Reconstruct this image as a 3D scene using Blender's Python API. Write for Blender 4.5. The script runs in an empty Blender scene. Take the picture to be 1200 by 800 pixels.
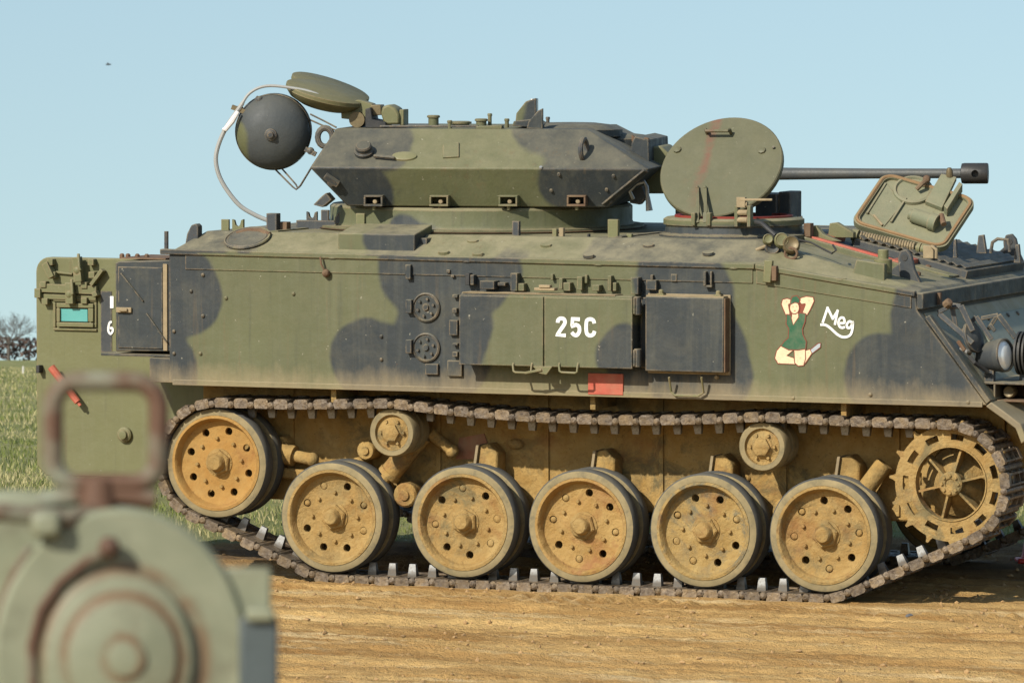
import bpy, bmesh, math, random
import numpy as np
from mathutils import Vector, Matrix
R_ = math.radians
random.seed(7)
rng = np.random.default_rng(11)
scene = bpy.context.scene
COL = scene.collection

# ------------------------------------------------------------------ camera
FPX = 6816.0                       # focal length in pixels of a 1200 px wide frame
CAM = Vector((0, 0, 1.6))
PITCH = math.atan(22 / FPX)
cd = bpy.data.cameras.new('camera')
cam = bpy.data.objects.new('camera', cd); COL.objects.link(cam)
cam.location = CAM
cam.rotation_euler = (math.pi / 2 + PITCH, 0, 0)
cd.sensor_width = 36.0; cd.lens = 36.0 * FPX / 1200.0
cd.clip_start = 0.1; cd.clip_end = 6000
cd.dof.use_dof = True; cd.dof.focus_distance = 31.6; cd.dof.aperture_fstop = 17.0
scene.camera = cam

# ------------------------------------------------------------------ light
SUN_AZ = R_(40)      # from straight behind the camera round to its left
SUN_EL = R_(33)
sdir = Vector((-math.sin(SUN_AZ) * math.cos(SUN_EL), -math.cos(SUN_AZ) * math.cos(SUN_EL), math.sin(SUN_EL)))
world = bpy.data.worlds.new('World'); scene.world = world; world.use_nodes = True
wn = world.node_tree.nodes; wl = world.node_tree.links
for n in list(wn): wn.remove(n)
sky = wn.new('ShaderNodeTexSky'); sky.sky_type = 'NISHITA'; sky.sun_disc = False
sky.sun_elevation = SUN_EL; sky.sun_rotation = math.atan2(sdir.x, sdir.y)
sky.altitude = 0; sky.air_density = 1.7; sky.dust_density = 0.8; sky.ozone_density = 2.6
bg = wn.new('ShaderNodeBackground'); bg.inputs['Strength'].default_value = 0.087
wo = wn.new('ShaderNodeOutputWorld')
tcw = wn.new('ShaderNodeTexCoord'); adw = wn.new('ShaderNodeVectorMath'); adw.operation = 'ADD'; adw.inputs[1].default_value = (0, 0, 0.17)   # clear winter sky: no warm band low down
nmw = wn.new('ShaderNodeVectorMath'); nmw.operation = 'NORMALIZE'
wl.new(tcw.outputs['Generated'], adw.inputs[0]); wl.new(adw.outputs[0], nmw.inputs[0]); wl.new(nmw.outputs[0], sky.inputs[0])
wl.new(sky.outputs[0], bg.inputs[0]); wl.new(bg.outputs[0], wo.inputs[0])
sl = bpy.data.lights.new('sun', 'SUN'); sl.energy = 3.5; sl.angle = R_(1.0); sl.color = (1.0, 0.94, 0.83)
so = bpy.data.objects.new('sun', sl); COL.objects.link(so)
so.rotation_euler = sdir.to_track_quat('Z', 'Y').to_euler()
so.location = (-20, -20, 30)
scene.view_settings.view_transform = 'Standard'; scene.view_settings.look = 'None'
scene.view_settings.gamma = 1.0; scene.view_settings.use_curve_mapping = False
scene.view_settings.exposure = 0.70

# ------------------------------------------------------------------ frames
def ray(u, v):
    return Vector(((u - 600) / FPX, math.cos(PITCH) - math.sin(PITCH) * (400 - v) / FPX,
                   math.sin(PITCH) + math.cos(PITCH) * (400 - v) / FPX))
TILT = R_(3.6896); YAW = R_(21.5)
VM = Matrix.Translation((0.8374, 33.1742, 0.3844)) @ Matrix.Rotation(TILT, 4, 'X') @ Matrix.Rotation(-YAW, 4, 'Z')
VI = VM.inverted()
def at(u, v, y, inv=VI):           # survey point: where the line of sight meets the vehicle plane at depth y
    o = inv @ CAM; d = inv.to_3x3() @ ray(u, v)
    return o + d * ((y - o.y) / d.y)
def on(u, v, p, n, inv=VI):
    o = inv @ CAM; d = inv.to_3x3() @ ray(u, v); p = Vector(p); n = Vector(n)
    return o + d * ((p - o).dot(n) / d.dot(n))
TX = at(564, 258, 0).x
TM = VM @ Matrix.Translation((TX, 0, 0)) @ Matrix.Rotation(R_(12.5), 4, 'Z')
TI = TM.inverted()
def tat(u, v, y): return at(u, v, y, TI)
def wat(u, v, Y): return CAM + ray(u, v) * Y

# ------------------------------------------------------------------ mesh builder
class MB:
    def __init__(s): s.v = []; s.f = []; s.mi = []; s.cur = 0
    def add(s, vs, fs):
        o = len(s.v); s.v += [tuple(p) for p in vs]
        for f in fs: s.f.append(tuple(i + o for i in f)); s.mi.append(s.cur)
        return s
    def box(s, x0, x1, y0, y1, z0, z1, M=None):
        vs = [Vector((x, y, z)) for x in (x0, x1) for y in (y0, y1) for z in (z0, z1)]
        if M: vs = [M @ p for p in vs]
        return s.add(vs, [(0, 1, 3, 2), (4, 6, 7, 5), (0, 4, 5, 1), (2, 3, 7, 6), (0, 2, 6, 4), (1, 5, 7, 3)])
    def bar(s, a, b, w, h, up=(0, 0, 1)):
        a = Vector(a); b = Vector(b); d = (b - a); L = d.length; d.normalize()
        up = Vector(up); sd = d.cross(up)
        if sd.length < 1e-4: sd = d.cross(Vector((0, 1, 0)))
        sd.normalize(); up = sd.cross(d)
        M = Matrix((d, sd, up)).transposed().to_4x4(); M.translation = a
        return s.box(0, L, -w / 2, w / 2, -h / 2, h / 2, M)
    def prism(s, pts, y0, y1, axis='y'):
        n = len(pts)
        def q(p, t):
            if axis == 'y': return (p[0], t, p[1])
            if axis == 'x': return (t, p[0], p[1])
            return (p[0], p[1], t)
        vs = [q(p, y0) for p in pts] + [q(p, y1) for p in pts]
        fs = [tuple(range(n)), tuple(range(2 * n - 1, n - 1, -1))] + [(i, i + n, (i + 1) % n + n, (i + 1) % n) for i in range(n)]
        return s.add(vs, fs)
    def lathe(s, prof, seg=32, M=None, start=0.0, ring=False):
        # prof: (radius, height) about local z, M places it
        vs = []; rows = []
        for r, h in prof:
            if r < 1e-6: rows.append([len(vs)]); vs.append(Vector((0, 0, h)))
            else:
                rows.append(list(range(len(vs), len(vs) + seg)))
                vs += [Vector((r * math.cos(start + 2 * math.pi * i / seg), r * math.sin(start + 2 * math.pi * i / seg), h)) for i in range(seg)]
        fs = []
        for A, B in zip(rows, rows[1:] + ([rows[0]] if ring else [])):
            if len(A) == 1 and len(B) == 1: continue
            for i in range(seg):
                j = (i + 1) % seg
                if len(A) == 1: fs.append((A[0], B[i], B[j]))
                elif len(B) == 1: fs.append((A[i], A[j], B[0]))
                else: fs.append((A[i], A[j], B[j], B[i]))
        for row, rev in ((rows[0], True), (rows[-1], False)):
            if len(row) > 1 and not ring: fs.append(tuple(reversed(row)) if rev else tuple(row))
        if M: vs = [M @ p for p in vs]
        return s.add(vs, fs)
    def tube(s, path, r, seg=8, closed=False):
        P = [Vector(p) for p in path]; n = len(P); vs = []; up = None
        for i, p in enumerate(P):
            a = P[(i - 1) % n] if (closed or i > 0) else p
            b = P[(i + 1) % n] if (closed or i < n - 1) else p
            t = (b - a).normalized()
            if up is None:
                up = t.orthogonal().normalized()
            up = (up - t * up.dot(t)); up = up.normalized() if up.length > 1e-6 else t.orthogonal().normalized()
            sd = t.cross(up); rr = r[i] if isinstance(r, (list, tuple)) else r
            vs += [p + (up * math.cos(2 * math.pi * k / seg) + sd * math.sin(2 * math.pi * k / seg)) * rr for k in range(seg)]
        fs = []
        for i in range(n if closed else n - 1):
            j = (i + 1) % n
            for k in range(seg):
                l = (k + 1) % seg
                fs.append((i * seg + k, i * seg + l, j * seg + l, j * seg + k))
        if not closed:
            fs.append(tuple(range(seg - 1, -1, -1))); fs.append(tuple(range((n - 1) * seg, n * seg)))
        return s.add(vs, fs)
    def ball(s, c, r, seg=10, rings=6, sc=(1, 1, 1)):
        prof = [(r * math.sin(math.pi * i / rings), -r * math.cos(math.pi * i / rings)) for i in range(rings + 1)]
        M = Matrix.Translation(c) @ Matrix.Diagonal((*sc, 1))
        return s.lathe(prof, seg, M)
    def mesh(s, name, mats, smooth=True, normals=True, angle=35):
        me = bpy.data.meshes.new(name); me.from_pydata(s.v, [], s.f)
        if normals:
            bm = bmesh.new(); bm.from_mesh(me); bmesh.ops.recalc_face_normals(bm, faces=bm.faces); bm.to_mesh(me); bm.free()
        for m in (mats if isinstance(mats, (list, tuple)) else [mats]): me.materials.append(m)
        me.polygons.foreach_set('material_index', s.mi)
        if smooth:
            me.polygons.foreach_set('use_smooth', [True] * len(me.polygons)); me.set_sharp_from_angle(angle=R_(angle))
        me.update(); return me
    def build(s, name, mats, parent=None, bevel=0, smooth=True, M=None, angle=35):
        o = bpy.data.objects.new(name, s.mesh(name, mats, smooth, angle=angle)); COL.objects.link(o)
        if parent: o.parent = parent
        if M: o.matrix_basis = M
        if bevel:
            b = o.modifiers.new('bevel', 'BEVEL'); b.width = bevel; b.segments = 2; b.limit_method = 'ANGLE'; b.angle_limit = R_(28); b.harden_normals = False
        return o
def inst(src, name, parent, M=None):
    o = bpy.data.objects.new(name, src.data); COL.objects.link(o); o.parent = parent
    if M: o.matrix_basis = M
    for m in src.modifiers:
        if m.type == 'BEVEL':
            b = o.modifiers.new('bevel', 'BEVEL'); b.width = m.width; b.segments = 2; b.limit_method = 'ANGLE'; b.angle_limit = m.angle_limit
    return o
def tag(o, label, cat=None, group=None, kind=None):
    o['label'] = label
    if cat: o['category'] = cat
    if group: o['group'] = group
    if kind: o['kind'] = kind
    return o
def empty(name, M=None):
    o = bpy.data.objects.new(name, None); COL.objects.link(o)
    if M: o.matrix_world = M
    return o
def axisM(p, d):                   # local z -> d at p
    M = Vector(d).to_track_quat('Z', 'Y').to_matrix().to_4x4(); M.translation = p; return M
NEAR = (0, -1, 0)                  # towards the camera's side of the vehicle

# ------------------------------------------------------------------ materials
class T:
    def __init__(s, name):
        s.m = bpy.data.materials.new(name); s.m.use_nodes = True; s.t = s.m.node_tree
        s.p = s.t.nodes['Principled BSDF']
    def n(s, ty, **k):
        nd = s.t.nodes.new(ty)
        for a, b in k.items(): setattr(nd, a, b)
        return nd
    def l(s, a, b): s.t.links.new(a, b)
    def coord(s, obj=None):
        c = s.n('ShaderNodeTexCoord')
        if obj: c.object = obj
        return c.outputs['Object']
    def vmul(s, v, sc):
        m = s.n('ShaderNodeVectorMath', operation='MULTIPLY'); s.l(v, m.inputs[0]); m.inputs[1].default_value = sc; return m.outputs[0]
    def noise(s, v, scale, detail=4, rough=0.55, dist=0.0):
        m = s.n('ShaderNodeTexNoise'); m.inputs['Scale'].default_value = scale; m.inputs['Detail'].default_value = detail
        m.inputs['Roughness'].default_value = rough; m.inputs['Distortion'].default_value = dist
        s.l(v, m.inputs['Vector']); return m.outputs['Fac']
    def rng(s, f, a, b, c=0.0, d=1.0, smooth=False):
        m = s.n('ShaderNodeMapRange'); m.inputs[1].default_value = a; m.inputs[2].default_value = b
        m.inputs[3].default_value = c; m.inputs[4].default_value = d
        if smooth: m.interpolation_type = 'SMOOTHSTEP'
        s.l(f, m.inputs[0]); return m.outputs[0]
    def math(s, op, a, b=None):
        m = s.n('ShaderNodeMath', operation=op)
        for i, x in enumerate((a, b)):
            if x is None: continue
            if isinstance(x, (int, float)): m.inputs[i].default_value = x
            else: s.l(x, m.inputs[i])
        return m.outputs[0]
    def mix(s, f, a, b, blend='MIX'):
        m = s.n('ShaderNodeMix', data_type='RGBA', blend_type=blend)
        for i, x in ((0, f), (6, a), (7, b)):
            if isinstance(x, (int, float)): m.inputs[i].default_value = x
            elif isinstance(x, tuple): m.inputs[i].default_value = (*x[:3], 1)
            else: s.l(x, m.inputs[i])
        return m.outputs[2]
    def bump(s, h, strength=0.3, dist=0.01):
        b = s.n('ShaderNodeBump'); b.inputs['Strength'].default_value = strength; b.inputs['Distance'].default_value = dist
        s.l(h, b.inputs['Height']); s.l(b.outputs[0], s.p.inputs['Normal'])
    def up(s, lo=0.3, hi=0.95):
        g = s.n('ShaderNodeNewGeometry'); x = s.n('ShaderNodeSeparateXYZ'); s.l(g.outputs['Normal'], x.inputs[0])
        return s.rng(x.outputs['Z'], lo, hi)
    def out(s, col, rough=0.6, metal=0.0, spec=0.4):
        if isinstance(col, tuple): s.p.inputs['Base Color'].default_value = (*col, 1)
        else: s.l(col, s.p.inputs['Base Color'])
        if isinstance(rough, float): s.p.inputs['Roughness'].default_value = rough
        else: s.l(rough, s.p.inputs['Roughness'])
        s.p.inputs['Metallic'].default_value = metal
        s.p.inputs['Specular IOR Level'].default_value = spec
        return s.m

GREEN = (0.099, 0.103, 0.051); DARK = (0.027, 0.033, 0.036); DUST = (0.33, 0.265, 0.15); RUST = (0.16, 0.055, 0.018)

def camo_mask(t, v, caps, soft=0.016):
    # capsules in the xz plane of the vehicle frame: sprayed patches with soft edges
    nz = t.n('ShaderNodeTexNoise'); nz.inputs['Scale'].default_value = 4.0; nz.inputs['Detail'].default_value = 3
    t.l(v, nz.inputs['Vector'])
    off = t.n('ShaderNodeVectorMath', operation='MULTIPLY_ADD')
    t.l(nz.outputs['Color'], off.inputs[0]); off.inputs[1].default_value = (0.07, 0, 0.07); off.inputs[2].default_value = (-0.035, 0, -0.035)
    ad = t.n('ShaderNodeVectorMath', operation='ADD'); t.l(v, ad.inputs[0]); t.l(off.outputs[0], ad.inputs[1])
    fl = t.vmul(ad.outputs[0], (1, 0, 1))
    res = None
    for a, b, r in caps:
        a = Vector((a[0], 0, a[1])); b = Vector((b[0], 0, b[1])); ab = b - a
        s1 = t.n('ShaderNodeVectorMath', operation='SUBTRACT'); t.l(fl, s1.inputs[0]); s1.inputs[1].default_value = a
        if ab.length > 1e-4:
            dt = t.n('ShaderNodeVectorMath', operation='DOT_PRODUCT'); t.l(s1.outputs[0], dt.inputs[0]); dt.inputs[1].default_value = ab / ab.length_squared
            cl = t.n('ShaderNodeClamp'); t.l(dt.outputs['Value'], cl.inputs[0])
            sc = t.n('ShaderNodeVectorMath', operation='SCALE'); sc.inputs[0].default_value = ab; t.l(cl.outputs[0], sc.inputs['Scale'])
            s2 = t.n('ShaderNodeVectorMath', operation='DISTANCE'); t.l(s1.outputs[0], s2.inputs[0]); t.l(sc.outputs[0], s2.inputs[1])
        else:
            s2 = t.n('ShaderNodeVectorMath', operation='LENGTH'); t.l(s1.outputs[0], s2.inputs[0])
        d = t.math('SUBTRACT', s2.outputs['Value'], r)
        res = d if res is None else t.math('SMOOTH_MIN', res, d)
        if res is not d: res.node.inputs[2].default_value = 0.05
    return t.rng(res, soft, -soft, 0, 1, True)

def weather(t, v, col, dust=1.0, streak=1.0, chips=1.0, dustcol=(0.29, 0.25, 0.15)):
    big = t.noise(v, 1.6, 5, 0.6)
    col = t.mix(1.0, col, t.mix(big, (0.78, 0.78, 0.80), (1.22, 1.22, 1.14)), 'MULTIPLY')
    st = t.noise(t.vmul(v, (16, 16, 0.9)), 1.0, 5, 0.65)
    col = t.mix(t.math('MULTIPLY', t.rng(st, 0.50, 0.78), 0.20 * streak), col, (0.19, 0.18, 0.12))
    sd = t.noise(t.vmul(v, (22, 22, 1.4)), 1.0, 4, 0.6)
    col = t.mix(t.math('MULTIPLY', t.rng(sd, 0.56, 0.75), 0.30 * streak), col, (0.030, 0.032, 0.030))
    cloud = t.noise(v, 4.5, 8, 0.72, 0.4)
    col = t.mix(t.math('MULTIPLY', t.rng(cloud, 0.48, 0.78), 0.22 * dust), col, (0.19, 0.165, 0.10))
    upf = t.math('MULTIPLY', t.up(0.2, 0.98), t.rng(t.noise(v, 7, 6, 0.7), 0.30, 0.62, 0.30, 0.95))
    col = t.mix(t.math('MULTIPLY', upf, 0.80 * dust), col, dustcol)
    runs = t.math('MULTIPLY', t.rng(t.noise(t.vmul(v, (26, 26, 1.1)), 1.0, 4, 0.6), 0.58, 0.70), t.rng(t.noise(v, 1.9, 3), 0.44, 0.60))
    col = t.mix(t.math('MULTIPLY', runs, 0.42 * streak), col, (0.135, 0.095, 0.048))
    ch = t.noise(v, 34, 3, 0.6)
    col = t.mix(t.math('MULTIPLY', t.rng(ch, 0.705, 0.73), 0.55 * chips), col, (0.36, 0.33, 0.25))
    rs = t.math('MULTIPLY', t.rng(t.noise(v, 19, 4, 0.7), 0.70, 0.76), t.rng(t.noise(v, 2.3, 2), 0.48, 0.62))
    col = t.mix(t.math('MULTIPLY', rs, 0.8 * chips), col, RUST)
    # bare worn edges
    bv = t.n('ShaderNodeBevel'); bv.samples = 4; bv.inputs['Radius'].default_value = 0.013; gn = t.n('ShaderNodeNewGeometry')
    dt = t.n('ShaderNodeVectorMath', operation='DOT_PRODUCT'); t.l(bv.outputs[0], dt.inputs[0]); t.l(gn.outputs['Normal'], dt.inputs[1])
    ed = t.math('MULTIPLY', t.rng(dt.outputs['Value'], 0.995, 0.93), t.rng(t.noise(v, 16, 6, 0.75), 0.40, 0.58))
    col = t.mix(t.math('MULTIPLY', ed, 0.75 * chips), col, t.mix(t.noise(v, 5, 3), (0.15, 0.085, 0.045), (0.36, 0.29, 0.17)))
    return col

def paint(name, obj, caps=None, base=GREEN, dust=1.0, streak=1.0, chips=1.0, low=None, rough=(0.5, 0.75), stain=None):
    t = T(name); v = t.coord(obj)
    col = base
    if caps and isinstance(caps, dict):     # one set of patches below the shoulder of the hull, one above
        sx = t.n('ShaderNodeSeparateXYZ'); t.l(v, sx.inputs[0]); hi = t.rng(sx.outputs['Z'], 1.842, 1.850)
        m1 = t.math('MULTIPLY', camo_mask(t, v, caps['side']), t.math('SUBTRACT', 1.0, hi)); m2 = t.math('MULTIPLY', camo_mask(t, v, caps['top']), hi)
        col = t.mix(t.math('ADD', m1, m2), base, DARK)
    elif caps: col = t.mix(camo_mask(t, v, caps), base, DARK)
    else: col = t.mix(0.0, base, base)
    col = weather(t, v, col, dust, streak, chips)
    if low:                        # splashed mud along the bottom edge
        x = t.n('ShaderNodeSeparateXYZ'); t.l(v, x.inputs[0])
        h = t.math('ADD', x.outputs['Z'], t.math('MULTIPLY', t.math('SUBTRACT', t.noise(t.vmul(v, (9, 9, 3)), 1.0, 5, 0.7), 0.5), 0.22))
        col = t.mix(t.rng(h, low + 0.10, low - 0.02, 0, 0.55), col, (0.29, 0.225, 0.125))
    if stain:                      # an old run of red primer showing through
        x = t.n('ShaderNodeSeparateXYZ'); t.l(v, x.inputs[0]); xx = t.math('ADD', x.outputs['X'], t.math('MULTIPLY', t.math('SUBTRACT', t.noise(t.vmul(v, (8, 8, 3)), 1.0, 4, 0.7), 0.5), 0.10))
        s_ = t.math('MULTIPLY', t.rng(t.math('ABSOLUTE', t.math('SUBTRACT', xx, stain[0])), stain[1], stain[1] * .2), t.rng(t.noise(v, 9, 4, 0.7), 0.35, 0.65, 0.05, 0.85))
        s_ = t.math('MULTIPLY', s_, t.rng(x.outputs['Z'], stain[2], stain[2] + .2))
        col = t.mix(s_, col, (0.155, 0.058, 0.038))
    f = t.noise(v, 60, 4, 0.6)
    t.bump(t.math('ADD', t.math('MULTIPLY', f, 0.6), t.math('MULTIPLY', t.noise(v, 2.6, 4), 7.0)), 0.30, 0.006)
    return t.out(col, t.rng(t.noise(v, 9, 4), 0.3, 0.7, *rough), 0.0, 0.35)

def simple(name, col, rough=0.6, metal=0.0, var=0.25, scale=14, obj=None, bump=0.2, dust=0.0, spec=0.4):
    t = T(name); v = t.coord(obj)
    c = t.mix(t.noise(v, scale, 6, 0.65), tuple(x * (1 - var) for x in col), tuple(min(1, x * (1 + var)) for x in col))
    if dust: c = t.mix(t.math('MULTIPLY', t.rng(t.noise(v, scale * 0.6, 7, 0.7), 0.35, 0.7), dust), c, DUST)
    if bump: t.bump(t.noise(v, scale * 4, 5, 0.6), bump, 0.006)
    return t.out(c, rough, metal, spec)

def mudmat(name, obj, base=(0.300, 0.172, 0.046), light=(0.40, 0.270, 0.100), under=(0.085, 0.080, 0.045), und=0.6, bump=0.5):
    t = T(name); v = t.coord(obj)
    c = t.mix(t.rng(t.noise(v, 6, 7, 0.7, 0.5), 0.30, 0.70), base, light)
    c = t.mix(t.math('MULTIPLY', t.rng(t.noise(v, 5.5, 8, 0.75, 0.6), 0.47, 0.60), t.rng(t.noise(v, 1.4, 1), 0.38, 0.62, 0.25 * und, 1.25 * und)), c, under)
    c = t.mix(t.math('MULTIPLY', t.rng(t.noise(v, 16, 6, 0.7), 0.52, 0.66), 0.30), c, (0.22, 0.13, 0.045))
    c = t.mix(t.math('MULTIPLY', t.rng(t.noise(v, 4.0, 4, 0.6), 0.56, 0.72), 0.55), c, (0.22, 0.090, 0.030))
    c = t.mix(t.math('MULTIPLY', t.rng(t.noise(v, 55, 3, 0.6), 0.62, 0.70), 0.5), c, (0.14, 0.085, 0.03))
    t.bump(t.math('ADD', t.noise(v, 45, 6, 0.7), t.math('MULTIPLY', t.noise(v, 11, 5), 2.0)), bump, 0.020)
    return t.out(c, 0.85, 0.0, 0.25)

# ------------------------------------------------------------------ ground, field, far trees
def vnoise(x, y, seed=0):
    xi = np.floor(x).astype(np.int64); yi = np.floor(y).astype(np.int64); fx = x - xi; fy = y - yi
    fx = fx * fx * (3 - 2 * fx); fy = fy * fy * (3 - 2 * fy)
    def h(a, b):
        n = (a * 374761393 + b * 668265263 + seed * 982451653) & 0xffffffff
        n = ((n ^ (n >> 13)) * 1274126177) & 0xffffffff
        return ((n ^ (n >> 16)) & 0xffff) / 65535.0
    return (h(xi, yi) * (1 - fx) + h(xi + 1, yi) * fx) * (1 - fy) + (h(xi, yi + 1) * (1 - fx) + h(xi + 1, yi + 1) * fx) * fy
def fbm(x, y, o=4, seed=0, g=0.5):
    s = 0; a = 1; t = 0
    for i in range(o):
        s = s + a * (vnoise(x * 2 ** i, y * 2 ** i, seed + i) - 0.5); t += a; a *= g
    return s / t
def sstep(a, b, x):
    k = np.clip((x - a) / (b - a), 0, 1); return k * k * (3 - 2 * k)
SL = math.tan(TILT)
def base_h(Y):                     # level at the camera, a bank up to the vehicle, then the level field
    pl = 0.3844 + (Y - 33.1742) * SL
    lo = -0.10; hi = 0.74 + 0.86 * sstep(60, 900, Y)
    k = 0.25
    z = np.maximum(pl, lo) + k * 0.25 * np.exp(-np.abs(pl - lo) / k * 2)
    return np.minimum(z, hi)
def edge_of_grass(X, Y):           # > 0 where grass grows
    return (Y - 35.0 - 0.35 * np.sin(X * 0.9 + 1) + 1.6 * fbm(X * 0.6, Y * 0.6, 3, 40) + 0.10 * (X - 1.0))
ca, sa = math.cos(YAW), math.sin(YAW)
def ground_h(X, Y):
    z = base_h(Y)
    # vehicle axes
    lx = (X - 0.8374) * ca - (Y - 33.1742) * sa; ly = (X - 0.8374) * sa + (Y - 33.1742) * ca
    near = np.exp(-np.maximum(0, np.abs(Y - 31) - 6) / 4)
    soil = 1 - sstep(-0.4, 0.6, edge_of_grass(X, Y))
    z = z + soil * near * (0.045 * fbm(lx * 0.5, ly * 1.6, 3, 3) + 0.075 * fbm(lx * 0.6, ly * 6.0, 4, 7) + 0.042 * fbm(lx * 4, ly * 11, 4, 19, 0.62) + 0.014 * fbm(lx * 24, ly * 30, 2, 23))
    z = z + (1 - soil) * 0.07 * fbm(X * 1.1, Y * 1.1, 3, 31)
    z = z + soil * 0.055 * np.exp(-((ly + 1.38) / 0.07) ** 2) * (np.abs(lx) < 3.5) * (0.35 + fbm(lx * 6, ly * 9, 3, 61))     # soil pushed up beside the near track
    z = z + soil * 0.016 * np.sin(lx * 51.7 + 2.5 * fbm(lx * 2, ly * 3, 2, 5)) * np.exp(-((ly + 1.62) / 0.13) ** 2) * np.clip(fbm(lx * 1.1, ly * 1.5, 3, 88) * 3 + .6, 0, 1)   # old track prints
    # flattened where the tracks stand
    k = np.exp(-(np.maximum(0, np.abs(np.abs(ly) - 1.09) - 0.20) / 0.12) ** 2) * (np.abs(lx) < 2.6)
    z = z * (1 - k) + (base_h(Y) + 0.010 + 0.02 * fbm(lx * 9, ly * 12, 3, 19)) * k
    return z
def axis_pts(c0, c1, step, far0, far1, g=1.16):
    p = list(np.arange(c0, c1 + 1e-6, step)); s = step; x = c1
    while x < far1: s *= g; x += s; p.append(x)
    s = step; x = c0; q = []
    while x > far0: s *= g; x -= s; q.append(x)
    return np.array(q[::-1] + p)
gx = axis_pts(-4.2, 4.6, 0.022, -2500, 2500); gy = axis_pts(26.0, 35.6, 0.026, -60, 5000, 1.10)
GX, GY = np.meshgrid(gx, gy); GZ = ground_h(GX, GY)
nx, ny = len(gx), len(gy)
gm = bpy.data.meshes.new('ground'); gm.vertices.add(nx * ny)
gm.vertices.foreach_set('co', np.stack([GX, GY, GZ], -1).astype(np.float32).ravel())
ii = np.arange(nx * ny).reshape(ny, nx)
q = np.stack([ii[:-1, :-1], ii[:-1, 1:], ii[1:, 1:], ii[1:, :-1]], -1).reshape(-1, 4)
gm.loops.add(q.size); gm.loops.foreach_set('vertex_index', q.ravel().astype(np.int32))
gm.polygons.add(len(q)); gm.polygons.foreach_set('loop_start', np.arange(0, q.size, 4, dtype=np.int32))
gm.polygons.foreach_set('use_smooth', np.ones(len(q), dtype=bool))
ga = gm.attributes.new('grass', 'FLOAT', 'POINT')
ga.data.foreach_set('value', sstep(-0.5, 0.7, edge_of_grass(GX, GY)).astype(np.float32).ravel())
gd_ = gm.attributes.new('damp_shade', 'FLOAT', 'POINT')  # mask for darker soil: wet mud plus painted shadow
gd_.data.foreach_set('value', (sstep(-2.2, -0.9, edge_of_grass(GX, GY)) * (1 - sstep(0.2, 1.0, edge_of_grass(GX, GY)))).astype(np.float32).ravel())
gm.update(calc_edges=True)
ground = bpy.data.objects.new('ground', gm); COL.objects.link(ground); ground['kind'] = 'structure'
ground['label'] = 'churned tan dirt rising into a green grass field'
t = T('soil_and_turf'); v = t.coord()
rot = t.n('ShaderNodeMapping'); rot.inputs['Rotation'].default_value = (0, 0, YAW); t.l(v, rot.inputs[0]); rv = rot.outputs[0]
soil = t.mix(t.rng(t.noise(t.vmul(rv, (0.40, 3.0, 1)), 1.0, 8, 0.70, 0.3), 0.39, 0.61), (0.320, 0.175, 0.056), (0.555, 0.355, 0.135))
soil = t.mix(t.math('MULTIPLY', t.rng(t.noise(rv, 22, 6, 0.7), 0.52, 0.72), 0.40), soil, (0.22, 0.125, 0.046))
soil = t.mix(t.math('MULTIPLY', t.rng(t.noise(t.vmul(rv, (0.7, 5.0, 1)), 1.0, 7, 0.72), 0.53, 0.66), 0.75), soil, (0.61, 0.455, 0.235))
dmp_shade = t.n('ShaderNodeAttribute'); dmp_shade.attribute_name = 'damp_shade'      # wet earth and shadow along the turf edge, both painted as darker soil
soil = t.mix(t.math('MULTIPLY', dmp_shade.outputs['Fac'], t.rng(t.noise(rv, 3, 5, 0.7), 0.3, 0.6, 0.5, 0.9)), soil, (0.115, 0.075, 0.042))
turf = t.mix(t.rng(t.noise(t.vmul(v, (0.5, 0.16, 1)), 1.0, 6, 0.65), 0.36, 0.66), (0.125, 0.150, 0.040), (0.30, 0.27, 0.125))
at_ = t.n('ShaderNodeAttribute'); at_.attribute_name = 'grass'
gf = t.rng(t.math('ADD', at_.outputs['Fac'], t.math('MULTIPLY', t.math('SUBTRACT', t.noise(v, 5, 5, 0.7), 0.5), 0.6)), 0.35, 0.65)
t.bump(t.math('ADD', t.noise(v, 60, 6, 0.7), t.math('MULTIPLY', t.noise(v, 17, 5, 0.65), 1.6)), 0.75, 0.025)
gm.materials.append(t.out(t.mix(gf, soil, turf), 0.95, 0.0, 0.15))

# clods and pebbles lying on the dirt (uncountable)
def scatter_clods(n):
    vs = []; fs = []
    ico = [(0, 0, 1), (.9, 0, .3), (.28, .85, .3), (-.73, .53, .3), (-.73, -.53, .3), (.28, -.85, .3), (.73, .53, -.3), (-.28, .85, -.3), (-.9, 0, -.3), (-.28, -.85, -.3), (.73, -.53, -.3), (0, 0, -1)]
    icf = [(0, 1, 2), (0, 2, 3), (0, 3, 4), (0, 4, 5), (0, 5, 1), (1, 6, 2), (2, 7, 3), (3, 8, 4), (4, 9, 5), (5, 10, 1), (6, 7, 2), (7, 8, 3), (8, 9, 4), (9, 10, 5), (10, 6, 1)]
    X = rng.uniform(-4.5, 4.8, n); Y = rng.uniform(26.2, 35.0, n); S = 0.003 + 0.014 * rng.random(n) ** 5
    keep = fbm(X * 1.2, Y * 1.2, 3, 77) > -0.10
    Z = ground_h(X, Y)
    for x, y, z, s, k in zip(X, Y, Z, S, keep):
        if not k: continue
        o = len(vs); sc = rng.uniform(0.6, 1.4, 3) * s; a = rng.uniform(0, 6.28); c_, s_ = math.cos(a), math.sin(a)
        for p in ico:
            j = rng.uniform(0.75, 1.2); px, py, pz = p[0] * sc[0] * j, p[1] * sc[1] * j, p[2] * sc[2] * 0.8 * j
            vs.append((x + px * c_ - py * s_, y + px * s_ + py * c_, z + pz + s * 0.3))
        fs += [(a_ + o, b_ + o, c2 + o) for a_, b_, c2 in icf]
    b = MB(); b.v = vs; b.f = fs; b.mi = [0] * len(fs); return b
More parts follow.
